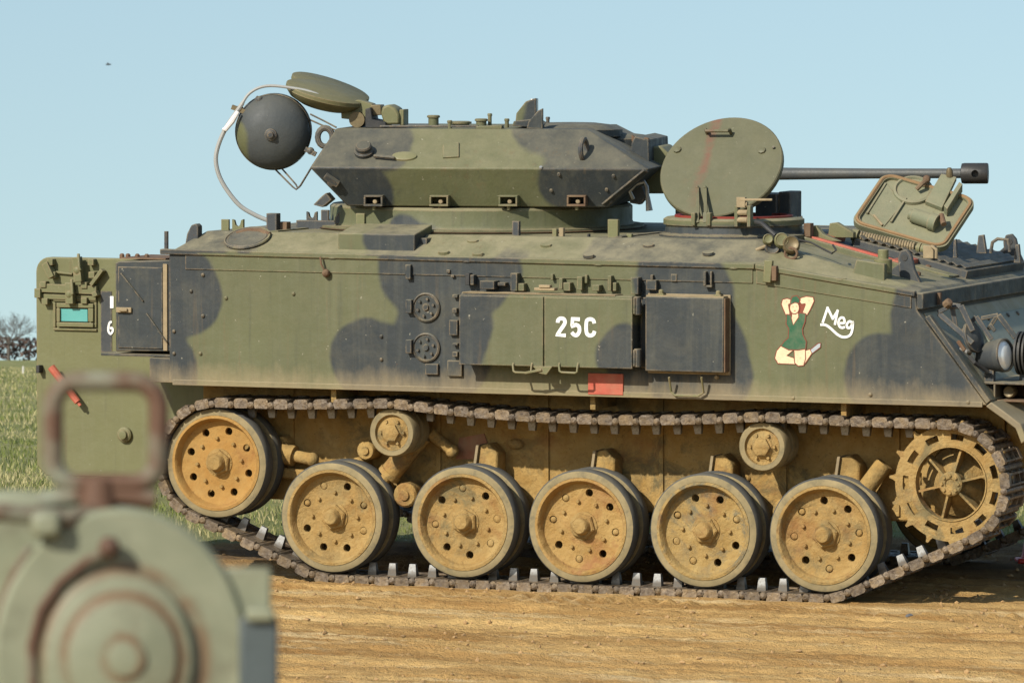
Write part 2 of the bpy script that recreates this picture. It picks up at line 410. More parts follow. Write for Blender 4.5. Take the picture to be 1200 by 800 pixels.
me = scatter_clods(8000).mesh('soil_clods', simple('clod', (0.33, 0.205, 0.09), 0.95, var=0.45, scale=3, bump=0.3), smooth=False, normals=False)
o = bpy.data.objects.new('soil_clods', me); COL.objects.link(o); tag(o, 'small clods and pebbles of tan earth strewn over the dirt', 'earth', kind='stuff')

# grass blades (uncountable)
def grass(n, y0, y1, hmin, hmax, seed, pw=1.0):
    r = np.random.default_rng(seed)
    Y = y0 + (y1 - y0) * r.random(n) ** pw; X = r.uniform(-1, 1, n) * (Y * 0.125 + 1.0)
    e = edge_of_grass(X, Y) + 0.5 * fbm(X * 2, Y * 2, 3, 91)
    m = r.random(n) < sstep(-0.15, 0.55, e); X = X[m]; Y = Y[m]; n = len(X)
    Z = ground_h(X, Y) - 0.01
    H = r.uniform(hmin, hmax, n) * (0.55 + 1.1 * np.clip(fbm(X * 1.5, Y * 1.5, 3, 55) + 0.5, 0, 1)) ; a = r.uniform(0, 6.28, n); lean = r.uniform(0.1, 0.8, n) * H
    w = r.uniform(0.003, 0.006, n) * (1 + (Y - 35) * 0.02); wx = np.cos(a) * w; wy = np.sin(a) * w
    b = r.uniform(0, 6.28, n); lx = np.cos(b) * lean; ly = np.sin(b) * lean
    V = np.empty((n, 5, 3))
    V[:, 0] = np.stack([X - wx, Y - wy, Z], -1); V[:, 1] = np.stack([X + wx, Y + wy, Z], -1)
    V[:, 2] = np.stack([X - wx * .7 + lx * .35, Y - wy * .7 + ly * .35, Z + H * .6], -1); V[:, 3] = np.stack([X + wx * .7 + lx * .35, Y + wy * .7 + ly * .35, Z + H * .6], -1)
    V[:, 4] = np.stack([X + lx, Y + ly, Z + H], -1)
    return V, fbm(X * 0.8, Y * 0.35, 4, 66) + r.normal(0, 0.16, n)
parts = [grass(46000, 34.2, 44, 0.020, 0.060, 1), grass(44000, 44, 80, 0.025, 0.065, 2, 1.2), grass(60000, 80, 420, 0.05, 0.12, 3, 1.6)]
V = np.concatenate([p[0] for p in parts]); tint = np.concatenate([p[1] for p in parts]); n = len(V)
gr = bpy.data.meshes.new('grass'); gr.vertices.add(n * 5); gr.vertices.foreach_set('co', V.astype(np.float32).ravel())
base = (np.arange(n) * 5)[:, None]
tri = np.concatenate([base + np.array([0, 1, 2]), base + np.array([1, 3, 2]), base + np.array([2, 3, 4])], 1).reshape(-1, 3)
gr.loops.add(tri.size); gr.loops.foreach_set('vertex_index', tri.ravel().astype(np.int32))
gr.polygons.add(len(tri)); gr.polygons.foreach_set('loop_start', np.arange(0, tri.size, 3, dtype=np.int32))
ta = gr.attributes.new('tint', 'FLOAT', 'POINT'); ta.data.foreach_set('value', np.repeat(tint, 5).astype(np.float32))
gr.update(calc_edges=True)
t = T('grass_blade'); at_ = t.n('ShaderNodeAttribute'); at_.attribute_name = 'tint'
c = t.mix(t.rng(at_.outputs['Fac'], -0.16, 0.20), (0.170, 0.200, 0.050), (0.50, 0.43, 0.22))
tr = t.n('ShaderNodeBsdfTranslucent'); t.l(c, tr.inputs[0]); ms = t.n('ShaderNodeMixShader'); ms.inputs[0].default_value = 0.3
t.out(c, 0.7, 0, 0.2); t.l(t.p.outputs[0], ms.inputs[1]); t.l(tr.outputs[0], ms.inputs[2])
t.l(ms.outputs[0], t.t.nodes['Material Output'].inputs['Surface'])
gr.materials.append(t.m)
o = bpy.data.objects.new('grass', gr); COL.objects.link(o); tag(o, 'green and straw coloured rough grass of the field behind', 'grass', kind='stuff')

# far hedge, one mass of bare brown scrub
HY = 900.0
def hedge():
    b = MB(); r = random.Random(5); zb = float(base_h(np.array([HY]))[0])
    for i in range(26000):
        x = r.uniform(-190, 150); d = r.uniform(-3, 3)
        h = 2.9 + 1.6 * float(fbm(np.array([x * 0.05]), np.array([0.3]), 4, 12)[0]) * 2 if i % 1 == 0 else 2
        z = zb + r.random() ** 0.8 * max(h, 1.0); s = r.uniform(0.4, 1.0)
        p = Vector((x, HY + d, z)); ax = Vector((r.gauss(0, 1), r.gauss(0, 1), r.gauss(0.5, 1))).normalized(); bx = ax.orthogonal().normalized() * s * r.uniform(0.3, 0.8)
        b.add([p - ax * s * .5, p + bx * .5, p + ax * s * .6, p - bx * .5], [(0, 1, 2, 3)])
    return b
me = hedge().mesh('hedge', simple('scrub', (0.090, 0.060, 0.047), 0.95, var=0.5, scale=0.6, bump=0), smooth=False, normals=False)
o = bpy.data.objects.new('hedge', me); COL.objects.link(o); tag(o, 'low brown bare hedge along the far edge of the field', 'hedge', kind='stuff')

bark = simple('bark', (0.095, 0.080, 0.066), 0.9, var=0.3, scale=2, bump=0)
def bare_tree(name, base, H, W, seed, label):
    r = random.Random(seed); tr = MB(); cr = MB()
    root = empty(name, Matrix.Translation(base)); tag(root, label, 'tree')
    top = Vector((0.2, 0, H * 0.42)); tr.tube([(0, 0, -0.3), (0.05, 0, H * 0.2), top], [H * .035, H * .027, H * .018], 6)
    def grow(p, d, L, rad, depth):
        q = p + d * L * 0.55 + Vector((r.gauss(0, .05), r.gauss(0, .05), 0)) * L; e = p + d * L + Vector((0, 0, 0.06 * L))
        cr.tube([p, q, e], [rad, rad * .75, rad * .5], 3 if depth < 3 else 5)
        if depth == 0: return
        for k in range(r.choice((3, 4))):
            nd = (d + Vector((r.gauss(0, .55), r.gauss(0, .55), r.gauss(0.12, .4)))).normalized()
            grow(p + (e - p) * r.uniform(0.5, 1.0), nd, L * r.uniform(.55, .8), rad * .55, depth - 1)
    for k in range(11):
        a = k * 0.9 + r.random(); grow(top * r.uniform(.6, 1.0), Vector((math.cos(a) * W, math.sin(a) * W, r.uniform(.5, 1.2))).normalized(), H * .28, H * .010, 4)
    tr.build('trunk', bark, root, smooth=False); cr.build('crown', bark, root, smooth=False)
for u, v, Y, H, W, sd, lb in ((10, 424, 880, 8.2, 1.0, 3, 'bare round-crowned tree at the far left on the skyline'),):
    p = wat(u, v, Y); p.z = float(base_h(np.array([Y]))[0]); bare_tree('bare_tree', p, H, W, sd, lb)
p = wat(27, 430, 300); p.z = float(base_h(np.array([300.0]))[0])
b = MB(); b.prism([(-.045, -.3), (.045, -.3), (.045, .36), (0, .40), (-.045, .36)], -.05, .05)
fp = b.build('field_post', simple('pale_post', (.5, .48, .42), .8), M=Matrix.Translation(p)); tag(fp, 'small pale post standing at the far edge of the grass field', 'post')

# ------------------------------------------------------------------ the vehicle
veh = empty('armoured_vehicle', VM)
tag(veh, 'green and black camouflaged tracked armoured vehicle with turret on the dirt', 'armoured vehicle')
YS = -1.26; YB = -1.39
def cp(l, y=YS, inv=VI, k=1 / 211):
    out = []
    for (a, b, r) in l:
        A = at(*a, y, inv); B = at(*b, y, inv); out.append(((A.x, A.z), (B.x, B.z), r * k))
    return out
HULLCAMO = {'side': cp([((150, 290), (150, 450), 75), ((212, 335), (216, 350), 48), ((195, 430), (197, 450), 38),
    ((494, 318), (558, 318), 56), ((522, 370), (508, 430), 60), ((430, 420), (500, 438), 47), ((560, 380), (545, 430), 30),
    ((796, 325), (800, 330), 52), ((806, 350), (806, 430), 56), ((742, 415), (745, 425), 36), ((838, 398), (850, 440), 34), ((790, 458), (850, 460), 24),
    ((1108, 372), (1170, 440), 66), ((1036, 440), (1110, 455), 48)]),
  'top': cp([((180, 280), (262, 276), 26), ((285, 272), (300, 285), 12), ((455, 276), (480, 290), 24), ((712, 292), (880, 294), 26), ((1035, 336), (1080, 340), 16), ((1180, 310), (1240, 330), 40), ((600, 300), (620, 302), 8)], -1.1)}
M_hull = paint('hull_camouflage_paint', veh, HULLCAMO, low=1.13)
M_olive = paint('olive_paint', veh, None, base=(0.135, 0.135, 0.062), dust=0.7)
M_lid = paint('hatch_paint', veh, None, base=(0.083, 0.083, 0.045), dust=0.25, streak=0.5, chips=0.4, stain=(at(824, 170, -.56).x, .040, 2.10))
M_darkp = paint('dark_grey_paint', veh, None, base=(0.040, 0.045, 0.050), dust=0.6)
M_mud = mudmat('caked_mud', veh)
M_mudw = mudmat('wheel_mud', veh, base=(0.275, 0.162, 0.048), light=(0.375, 0.258, 0.102), under=(0.12, 0.11, 0.06), und=0.6, bump=0.6)
M_mudr = mudmat('rusty_mud', veh, base=(0.30, 0.150, 0.034), light=(0.37, 0.230, 0.075), und=0.15, bump=0.3)
M_rub = simple('dusty_rubber', (0.055, 0.059, 0.060), 0.85, var=0.25, scale=9, obj=veh, dust=0.22)
t = T('tyre_sidewall'); v = t.coord(veh)
c = t.mix(t.rng(t.noise(v, 8, 7, .7), .3, .7), (0.185, 0.150, 0.080), (0.30, 0.235, 0.125))
M_side = t.out(t.mix(t.math('MULTIPLY', t.rng(t.noise(v, 20, 5, .7), .5, .7), .5), c, (.075, .075, .06)), .9, 0, .2)
t = T('track_steel'); v = t.coord(); oi = t.n('ShaderNodeObjectInfo'); vo = t.n('ShaderNodeVectorMath', operation='ADD'); t.l(v, vo.inputs[0])
vs_ = t.n('ShaderNodeVectorMath', operation='SCALE'); vs_.inputs[0].default_value = (37, 19, 53); t.l(oi.outputs['Random'], vs_.inputs['Scale']); t.l(vs_.outputs[0], vo.inputs[1]); v = vo.outputs[0]
c = t.mix(t.rng(t.noise(v, 34, 6, .7), .32, .68), (.070, .050, .034), (.235, .195, .150))
c = t.mix(t.math('MULTIPLY', t.rng(t.noise(v, 14, 5, .7), .42, .66), .62), c, (.25, .175, .085))
c = t.mix(t.math('MULTIPLY', t.rng(t.noise(v, 60, 4, .6), .56, .66), .6), c, (.045, .035, .03))
c = t.mix(1.0, c, t.mix(oi.outputs['Random'], (.72, .70, .68), (1.2, 1.15, 1.08)), 'MULTIPLY')
t.bump(t.math('ADD', t.noise(v, 120, 4, .7), t.math('MULTIPLY', t.noise(v, 40, 3), 1.6)), .6, .008)
M_link = t.out(c, t.rng(t.noise(v, 30, 3), .3, .7, .40, .75), 0.30, .4)
t = T('worn_bright_steel'); v = t.coord(); oi = t.n('ShaderNodeObjectInfo'); sx = t.n('ShaderNodeSeparateXYZ'); t.l(v, sx.inputs[0])   # tips rubbed bright by the wheels
hz = t.math('ADD', sx.outputs['Z'], t.math('MULTIPLY', t.math('SUBTRACT', oi.outputs['Random'], .5), .030))
c = t.mix(t.rng(hz, -.030, -.056), (.085, .075, .062), (.30, .30, .29)); c = t.mix(t.math('MULTIPLY', t.rng(t.noise(v, 70, 4, .7), .45, .62), .55), c, (.11, .085, .06))
M_horn = t.out(c, .42, .55, .5)
M_red = simple('red_paint', (0.40, 0.070, 0.042), 0.6, var=0.4, obj=veh, dust=0.35)
M_rust = simple('rust', (0.105, 0.056, 0.032), 0.85, var=0.5, obj=veh, dust=0.3)
M_tan = simple('bare_worn_edge', (0.26, 0.20, 0.115), 0.8, var=0.5, obj=veh)
M_blk = simple('black_rubber', (0.022, 0.023, 0.024), 0.6, var=0.3, obj=veh, dust=0.08)
M_steel = simple('grey_steel', (0.42, 0.42, 0.40), 0.42, 0.6, var=0.25, obj=veh, dust=0.1)
M_gun = simple('gun_metal', (0.085, 0.090, 0.088), 0.45, 0.2, var=0.2, obj=veh, dust=0.12)
def handpaint(name, col, rough=0.6, wear=0.55):        # brushed-on paint: uneven, chipped and dusty
    t = T(name); v = t.coord(veh)
    c = t.mix(t.noise(t.vmul(v, (30, 30, 120)), 1.0, 4, 0.6), tuple(x * .82 for x in col), tuple(min(1, x * 1.12) for x in col))
    c = t.mix(t.math('MULTIPLY', t.rng(t.noise(v, 75, 5, 0.7), 0.60, 0.66), wear), c, GREEN)
    c = t.mix(t.math('MULTIPLY', t.rng(t.noise(v, 12, 6, 0.7), 0.45, 0.70), 0.28), c, (0.25, 0.215, 0.14))
    return t.out(c, rough, 0, .3)
M_white = handpaint('white_lettering_paint', (0.80, 0.80, 0.76), wear=0.4)
M_inner = paint('hatch_inside_paint', veh, None, base=(0.150, 0.160, 0.100), dust=0.8)
M_brass = simple('dull_brass', (0.15, 0.115, 0.060), 0.5, 0.3, var=0.4, obj=veh)
t = T('vision_block_glass'); v = t.coord(veh)
M_glass = t.out(t.mix(t.noise(v, 6, 2), (0.07, 0.28, 0.27), (0.13, 0.38, 0.35)), 0.12, 0, 0.6)

# ---- hull shell
ROOF = 1.957
def K(u, v, y): p = at(u, v, y); return (p.x, p.z)
xr = -2.482; ZB = 1.108; ZT = 1.845
side = [(xr, ZB), (xr, ZT), (1.013, 1.825), (1.923, 1.694), (1.933, 1.605), (2.322, ZB)]
h = MB()
def shell(sgn):
    s = sgn
    top = [(x, s * 1.26, z) for x, z in side]
    return top
# sponson skin: ring of profile points per side joined across, modelled as quads
L = [Vector((x, -1.26, z)) for x, z in side]; Rr = [Vector((x, 1.26, z)) for x, z in side]
ro = [Vector((-2.36, -1.01, ROOF)), Vector((0.93, -1.01, ROOF)), Vector((1.90, -1.08, 1.712))]
rr = [Vector((p.x, -p.y, p.z)) for p in ro]
vs = L + Rr + ro + rr                 # 0-5, 6-11, 12-14, 15-17
fs = [(0, 1, 2, 3, 4, 5), (6, 7, 8, 9, 10, 11),
      (1, 12, 13, 2), (2, 13, 14, 3), (7, 15, 16, 8), (8, 16, 17, 9),
      (12, 15, 16, 13), (13, 16, 17, 14), (14, 17, 9, 3), (3, 9, 10, 4), (4, 10, 11, 5),
      (0, 6, 7, 1), (1, 7, 15, 12), (0, 5, 11, 6)]
h.add(vs, fs)
hull = h.build('hull', M_hull, veh, bevel=0.006, smooth=False)
# rolled top lip along the side plate
b = MB(); b.prism([(xr - .05, ZT - .012), (xr - .05, ZT + .018), (1.013, 1.842), (1.013, 1.812)], -1.278, -1.235); b.build('top_lip', M_hull, hull, bevel=.005)
b = MB(); b.prism([(1.016, 1.812), (1.016, 1.842), (1.922, 1.710), (1.922, 1.680)], -1.276, -1.235); b.build('top_lip', M_hull, hull, bevel=.005)
b = MB(); b.prism([(-2.38, ZT - .095), (-2.38, ZT - .012), (1.00, 1.812), (1.00, 1.735)], -1.2665, -1.2605); b.build('seam_strip', M_hull, hull, bevel=.002)
b = MB(); b.prism([(1.02, 1.735), (1.02, 1.811), (1.90, 1.683), (1.90, 1.618)], -1.2660, -1.2605); b.build('seam_strip', M_hull, hull, bevel=.002)
b = MB(); b.prism([(xr + .02, ZB - .012), (xr + .02, ZB + .02), (2.30, ZB + .018), (2.30, ZB - .012)], -1.2655, -1.25); b.build('lower_lip', M_hull, hull, bevel=.003)
# front lip beam and glacis dressing
b = MB(); b.box(1.925, 1.965, -1.255, 1.255, 1.612, 1.700); b.build('front_beam', M_hull, hull, bevel=.006)
b = MB(); b.bar((1.99, -1.245, 1.575), (2.335, -1.245, 1.125), .05, .03, up=(1, 0, .8)); b.build('glacis_edge_strip', M_hull, hull, bevel=.004)
# roof plates seams
for x in (-1.95, 0.12):
    b = MB(); b.box(x - .02, x + .02, -.99, .99, ROOF + .0005, ROOF + .007); b.build('roof_strap', M_hull, hull)

# lower hull between the tracks
lower = MB()
lp = [(-2.46, 1.10), (-2.46, .62), (-2.30, .43), (1.95, .43), (2.30, .70), (2.30, 1.10)]
lower.prism(lp, -.86, .86)
lowh = lower.build('lower_hull', M_mud, veh, bevel=.012)
for i, x in enumerate((-1.9, -1.0, -.35, .33, 1.05, 1.7)):
    b = MB(); b.box(x - .012, x + .012, -.873, -.858, .46, 1.09); b.build('weld_rib', M_mud, lowh)
# mudguard flap at the front corner
fl = [at(1155, 476, YS), at(1177, 492, YS), at(1190, 502, YS), at(1197, 520, YS)]
b = MB(); pts = [(p.x, p.z) for p in fl]; pts2 = [(x + .03, z + .025) for x, z in reversed(pts)]
b.prism(pts + pts2, -1.262, -.86); b.build('front_mudguard', M_hull, veh, bevel=.006)
b = MB(); pts = [(p.x, p.z) for p in fl]; b.prism(pts + pts2, .86, 1.262); b.build('front_mudguard', M_hull, veh, bevel=.006)
# nose below the glacis, between the mudguards
b = MB(); b.prism([(2.33, 1.10), (2.52, .88), (2.30, .55), (2.31, 1.10)], -.85, .85); b.build('nose_plate', M_mud, veh, bevel=.01)

# ---- running gear
WX = [at(u, v, -1.22).x for u, v in ((388.5, 606), (542, 609), (680.5, 616.5), (824, 625), (965, 626.5))]
WZ = 0.374; WR = 0.314
IDL = (at(253, 543, -1.22).x, .658); SPR = (at(1113, 567, -1.22).x, .676)
ROL = [(at(459, 507, -1.22).x, .860), (at(893, 524, -1.22).x, .845)]
def boolean_holes(me, cutters, mats):
    a = bpy.data.objects.new('tmp', me); COL.objects.link(a)
    c = bpy.data.objects.new('tmpc', cutters); COL.objects.link(c)
    m = a.modifiers.new('b', 'BOOLEAN'); m.operation = 'DIFFERENCE'; m.object = c; m.solver = 'EXACT'
    dg = bpy.context.evaluated_depsgraph_get(); ev = a.evaluated_get(dg)
    new = bpy.data.meshes.new_from_object(ev); new.materials.clear(); new.materials.append(mats)
    bpy.data.objects.remove(a); bpy.data.objects.remove(c)
    new.polygons.foreach_set('material_index', [0] * len(new.polygons))
    new.polygons.foreach_set('use_smooth', [True] * len(new.polygons)); new.set_sharp_from_angle(angle=R_(35)); new.update()
    return new
# wheel frame: local z points towards the camera's side, 0 at the outer tyre face
disc = MB(); disc.lathe([(.255, .004), (.268, .006), (.268, -.09), (.245, -.09), (.240, -.05), (.195, -.060), (.10, -.050), (.0, -.050)][::-1] if False else
                        [(0, -.046), (.085, -.046), (.125, -.056), (.200, -.056), (.236, -.044), (.246, -.004), (.254, .006), (.269, .004), (.269, -.100), (.236, -.100), (.20, -.082), (.0, -.075)], 48)
cut = MB()
for k in range(8):
    a = R_(22 + 45 * k); cut.lathe([(.0225, -.13), (.0225, .02)], 14, Matrix.Translation((.186 * math.cos(a), .186 * math.sin(a), 0)))
disc_me = boolean_holes(disc.mesh('wheel_disc', M_mudw), cut.mesh('c', M_mudw), M_mudw)
disc_me.name = 'wheel_disc'
disc_red = disc_me.copy(); disc_grey = disc_me.copy()
M_mud3 = mudmat('reddish_wheel_mud', veh, base=(0.295, 0.165, 0.045), light=(0.385, 0.26, 0.098), under=(0.25, 0.10, 0.050), und=0.45, bump=0.6)
M_mud4 = mudmat('greyed_wheel_mud', veh, base=(0.275, 0.17, 0.052), light=(0.375, 0.265, 0.105), under=(0.115, 0.12, 0.09), und=0.85, bump=0.6)
for m_, q_ in ((disc_red, M_mud3), (disc_grey, M_mud4)): m_.materials.clear(); m_.materials.append(q_)
disc_rust = disc_me.copy(); disc_rust.materials.clear(); disc_rust.materials.append(M_mudr)
def tyre_mesh(z0, z1, nm):
    t_ = MB(); w = z1 - z0
    t_.cur = 1; t_.lathe([(.270, z1), (.290, z1), (.305, z1 - .006)], 56); del t_.f[-2:], t_.mi[-2:]
    t_.cur = 0; o_ = MB()
    o_.lathe([(.305, z1 - .006), (.314, z1 - .020), (.314, z0 + .020), (.305, z0 + .006)], 56); del o_.f[-2:], o_.mi[-2:]
    t_.add(o_.v, o_.f)
    t_.cur = 1; o_ = MB(); o_.lathe([(.305, z0 + .006), (.285, z0), (.270, z0), (.270, z1)], 56); del o_.f[-2:], o_.mi[-2:]
    t_.add(o_.v, o_.f)
    return t_.mesh(nm, [M_rub, M_side])
ty_out = tyre_mesh(-.105, 0, 'outer_tyre'); ty_in = tyre_mesh(-.265, -.165, 'inner_tyre')
hub = MB()
hub.lathe([(.082, -.060), (.080, -.040), (.060, -.034), (.050, -.012), (.046, .008), (.041, .022), (.034, .028), (.0, .030)], 28)
hub.lathe([(.074, -.05), (.074, -.022), (.066, -.014), (.04, -.014)], 6, Matrix.Rotation(.3, 4, 'Z'))
hub_me = hub.mesh('hub', M_mudw)
inn = MB(); inn.lathe([(.05, -.31), (.05, -.05)], 16); inn.lathe([(.10, -.20), (.268, -.17), (.268, -.26), (.10, -.24)], 32); inn_me = inn.mesh('inner_wheel', M_mud)
bolt = MB(); bolt.lathe([(.0105, -.062), (.0105, -.036), (.007, -.032), (0, -.032)], 8); bolt_me = bolt.mesh('wheel_bolt', M_mudw)
def wheel(name, x, z, side_, rot, me=disc_me):
    y = -1.22 if side_ < 0 else 1.22
    M = Matrix.Translation((x, y, z)) @ Matrix.Rotation(math.pi / 2 if side_ < 0 else -math.pi / 2, 4, 'X') @ Matrix.Rotation(rot, 4, 'Z')
    w = bpy.data.objects.new(name, me); COL.objects.link(w); w.parent = veh; w.matrix_basis = M
    for nm, m2 in (('outer_tyre', ty_out), ('inner_tyre', ty_in), ('hub', hub_me), ('inner_wheel', inn_me)):
        o = bpy.data.objects.new(nm, m2); COL.objects.link(o); o.parent = w
    if side_ < 0:
        for k in range(8):
            a = R_(45 * k); o = bpy.data.objects.new('wheel_bolt', bolt_me); COL.objects.link(o); o.parent = w
            o.location = (.137 * math.cos(a), .137 * math.sin(a), -.004)
    return w
for k, x in enumerate(WX):
    wheel('road_wheel', x, WZ, -1, k * 1.3, {2: disc_red, 3: disc_grey}.get(k, disc_me)); wheel('road_wheel', x, WZ, 1, k)
wheel('idler_wheel', *IDL, -1, .1, disc_rust); wheel('idler_wheel', *IDL, 1, .7)
# mud lumps stuck in some of the wheel holes and dish
r_ = random.Random(4)
for wi, x in enumerate(WX):
    for k in r_.sample(range(8), 4):
        b = MB(); a = R_(22 + 45 * k) + wi * 1.3; rr_ = .186; b.ball((x + rr_ * math.cos(a), -1.22 + .062, WZ + rr_ * math.sin(a)), r_.uniform(.019, .026), 9, 6, (r_.uniform(.8, 1), .5, r_.uniform(.75, 1))); b.build('mud_lump', M_mudw, lowh)
# return rollers
def roller(x, z, s):
    b = MB(); b.cur = 0
    b.lathe([(0, .0), (.055, 0), (.062, -.010), (.078, -.018), (.096, -.018), (.100, .0), (.102, -.03)], 32)
    M = Matrix.Translation((x, s * 1.22, z)) @ Matrix.Rotation(-s * math.pi / 2, 4, 'X')
    o = b.build('return_roller', M_mudw, veh, M=M)
    t_ = MB(); t_.lathe([(.101, 0), (.128, 0), (.136, -.012), (.136, -.085), (.101, -.09)], 36, ring=True); t_.lathe([(.101, -.15), (.130, -.15), (.130, -.24), (.101, -.24)], 36, ring=True)
    t_.build('rubber_tyre', [M_side], o)
    c_ = MB(); c_.lathe([(.05, 0), (.05, .02), (.03, .03), (0, .03)], 6); c_.build('hub_cap', M_mudw, o)
    for k in range(6):
        a = k * math.pi / 3; d_ = MB(); d_.lathe([(.009, -.02), (.009, 0.004), (0, .004)], 6, Matrix.Translation((.068 * math.cos(a), .068 * math.sin(a), 0))); d_.build('cap_bolt', M_mudw, o)
    x_ = MB(); x_.lathe([(.03, -.40), (.03, -.1)], 12); x_.build('axle', M_mud, o)
for s in (-1, 1):
    for x, z in ROL: roller(x, z, s)
# sprocket
def sprocket(s):
    M = Matrix.Translation((SPR[0], s * 1.205, SPR[1])) @ Matrix.Rotation(-s * math.pi / 2, 4, 'X')
    def ring(z0, z1):
        b = MB(); n = 11 * 8; rad = [.205, .236, .270, .312]
        top = [[Vector((r * math.cos(2 * math.pi * i / n), r * math.sin(2 * math.pi * i / n), z1)) for i in range(n)] for r in rad]
        for k in range(3):
            for i in range(n):
                if k == 1 and i % 8 in (2, 3, 4, 5): continue
                j = (i + 1) % n; a = [top[k][i], top[k][j], top[k + 1][j], top[k + 1][i]]
                b.add(a + [p + Vector((0, 0, z0 - z1)) for p in a], [(0, 1, 2, 3), (7, 6, 5, 4), (0, 4, 5, 1), (2, 6, 7, 3), (1, 5, 6, 2), (3, 7, 4, 0)])
        return b
    b = ring(-.028, 0)
    sp = b.build('drive_sprocket', M_mudw, veh, M=M, smooth=False)
    m2 = sp.data
    bm = bmesh.new(); bm.from_mesh(m2); bmesh.ops.remove_doubles(bm, verts=bm.verts, dist=1e-5)
    dup = [f for f in bm.faces if all(len(e.link_faces) > 2 for e in f.edges) and False]
    bm.to_mesh(m2); bm.free()
    ring(-.26, -.232).build('inner_ring', M_mud, sp, smooth=False)
    tm = None
    for k in range(15):
        a = 2 * math.pi * k / 15 + .13
        if tm is None:
            b = MB(); b.prism([(.305, -.024), (.325, -.012), (.346, -.006), (.346, .006), (.325, .012), (.305, .024)], -.027, -.001, 'z'); tm = b.mesh('tooth', M_mudw)
        o = bpy.data.objects.new('tooth', tm); COL.objects.link(o); o.parent = sp; o.rotation_euler = (0, 0, a)
    b = MB(); b.lathe([(.2065, -.010), (.203, .006), (.196, .006), (.194, -.06), (.2065, -.06)], 44, ring=True); b.build('inner_lip', M_mudw, sp)
    b = MB(); b.lathe([(.19, -.19), (.19, -.17), (.15, -.14), (.08, -.07), (.0, -.06)], 36); b.build('dished_plate', M_mudw, sp)
    for k in range(6):
        a = k * math.pi / 3 + .25; b = MB(); c_, s_ = math.cos(a), math.sin(a)
        q = Matrix.Rotation(a, 4, 'Z')
        vs = [Vector((.055, y, z)) for y, z in ((-.006, -.12), (.006, -.12), (.006, .0), (-.006, .0))] + [Vector((.204, y, z)) for y, z in ((-.006, -.10), (.006, -.10), (.006, -.020), (-.006, -.020))]
        b.add([q @ p for p in vs], [(0, 1, 2, 3), (4, 7, 6, 5), (0, 4, 5, 1), (1, 5, 6, 2), (2, 6, 7, 3), (3, 7, 4, 0)]); b.build('spoke', M_mudw, sp)
    b = MB(); b.lathe([(.066, -.06), (.066, .004), (.058, .012), (.03, .012), (.025, .004), (0, .004)], 20); hb = b.build('hub', M_mudw, sp)
    for k in range(8):
        a = k * math.pi / 4; b = MB(); b.lathe([(.009, 0), (.009, .022), (0, .022)], 6, Matrix.Translation((.046 * math.cos(a), .046 * math.sin(a), 0))); b.build('hub_bolt', M_mudw, sp)
    b = MB(); b.lathe([(.17, -.38), (.16, -.18), (.12, -.14), (0, -.14)], 28); b.build('final_drive', M_mud, sp)
for s in (-1, 1): sprocket(s)

# ---- tracks: one link after another round the wheels
def arc(c, r, a0, a1, n=14): return [Vector((c[0] + r * math.cos(R_(a0 + (a1 - a0) * i / n)), 0, c[1] + r * math.sin(R_(a0 + (a1 - a0) * i / n)))) for i in range(n + 1)]
def track_path():
    o = .022; P = []
    P += arc(IDL, WR + o, 92, 232, 24)
    P += arc((WX[0], WZ), WR + o, 238, 270, 6)
    P += [Vector((x, 0, WZ - WR - o)) for x in WX[1:4]]
    P += arc((WX[4], WZ), WR + o, 270, 292, 6)
    P += arc(SPR, .315, 296, 452, 26)
    P += [Vector((1.62, 0, .990))]
    P += arc(ROL[1], .136 + o, 84, 96, 3)
    for k in range(1, 10):
        f = k / 10; x = ROL[1][0] + (ROL[0][0] - ROL[1][0]) * f; z = (ROL[1][1] + (ROL[0][1] - ROL[1][1]) * f) + .158 - .050 * 4 * f * (1 - f); P.append(Vector((x, 0, z)))
    P += arc(ROL[0], .136 + o, 84, 96, 3)
    P += [Vector((-1.72, 0, .995))]
    return P
P = track_path(); P.append(P[0])
seg = [(P[i + 1] - P[i]).length for i in range(len(P) - 1)]; Ltot = sum(seg)
NL = round(Ltot / .1215); pit = Ltot / NL
def along(s):
    s %= Ltot
    for i, l in enumerate(seg):
        if s <= l: return P[i] + (P[i + 1] - P[i]) * (s / l)
        s -= l
    return P[-1]
lk = MB(); g = pit / .1215
# frame: x along the run, y across, z outward
lk.box(-.040, .040, -.155, .155, -.012, .006)
for s in (-1, 1):
    pr = [(-.040, -.018), (-.047, .000), (-.043, .028), (-.034, .036), (.028, .036), (.040, .026), (.042, .002), (.034, -.018)]
    lk.prism(pr, s * .128, s * .168)
    lk.box(-.040, .046, s * .060, s * .072, .004, .026)
lk.box(-.036, -.026, -.128, .128, .004, .034); lk.box(.022, .034, -.128, .128, .004, .034)
MY = Matrix.Rotation(-math.pi / 2, 4, 'X')
lk.lathe([(.0185, -.160), (.0185, .160)], 10, Matrix.Translation((.0607, 0, .0)) @ MY)
for s in (-1, 1):
    lk.lathe([(.0205, 0), (.0205, .012), (.014, .018), (.008, .022), (0, .022)] , 8, axisM((.0607, s * .158, 0), (0, s, 0)))
lk.cur = 1
lk.add([(-.026, -.022, -.012), (.026, -.022, -.012), (.026, .022, -.012), (-.026, .022, -.012), (-.018, -.012, -.080), (.018, -.012, -.080), (.018, .012, -.080), (-.018, .012, -.080)],
       [(0, 1, 5, 4), (1, 2, 6, 5), (2, 3, 7, 6), (3, 0, 4, 7), (4, 5, 6, 7), (0, 3, 2, 1)])
link_me = lk.mesh('track_link', [M_link, M_horn])
TRH = Vector((0, 0, 0))
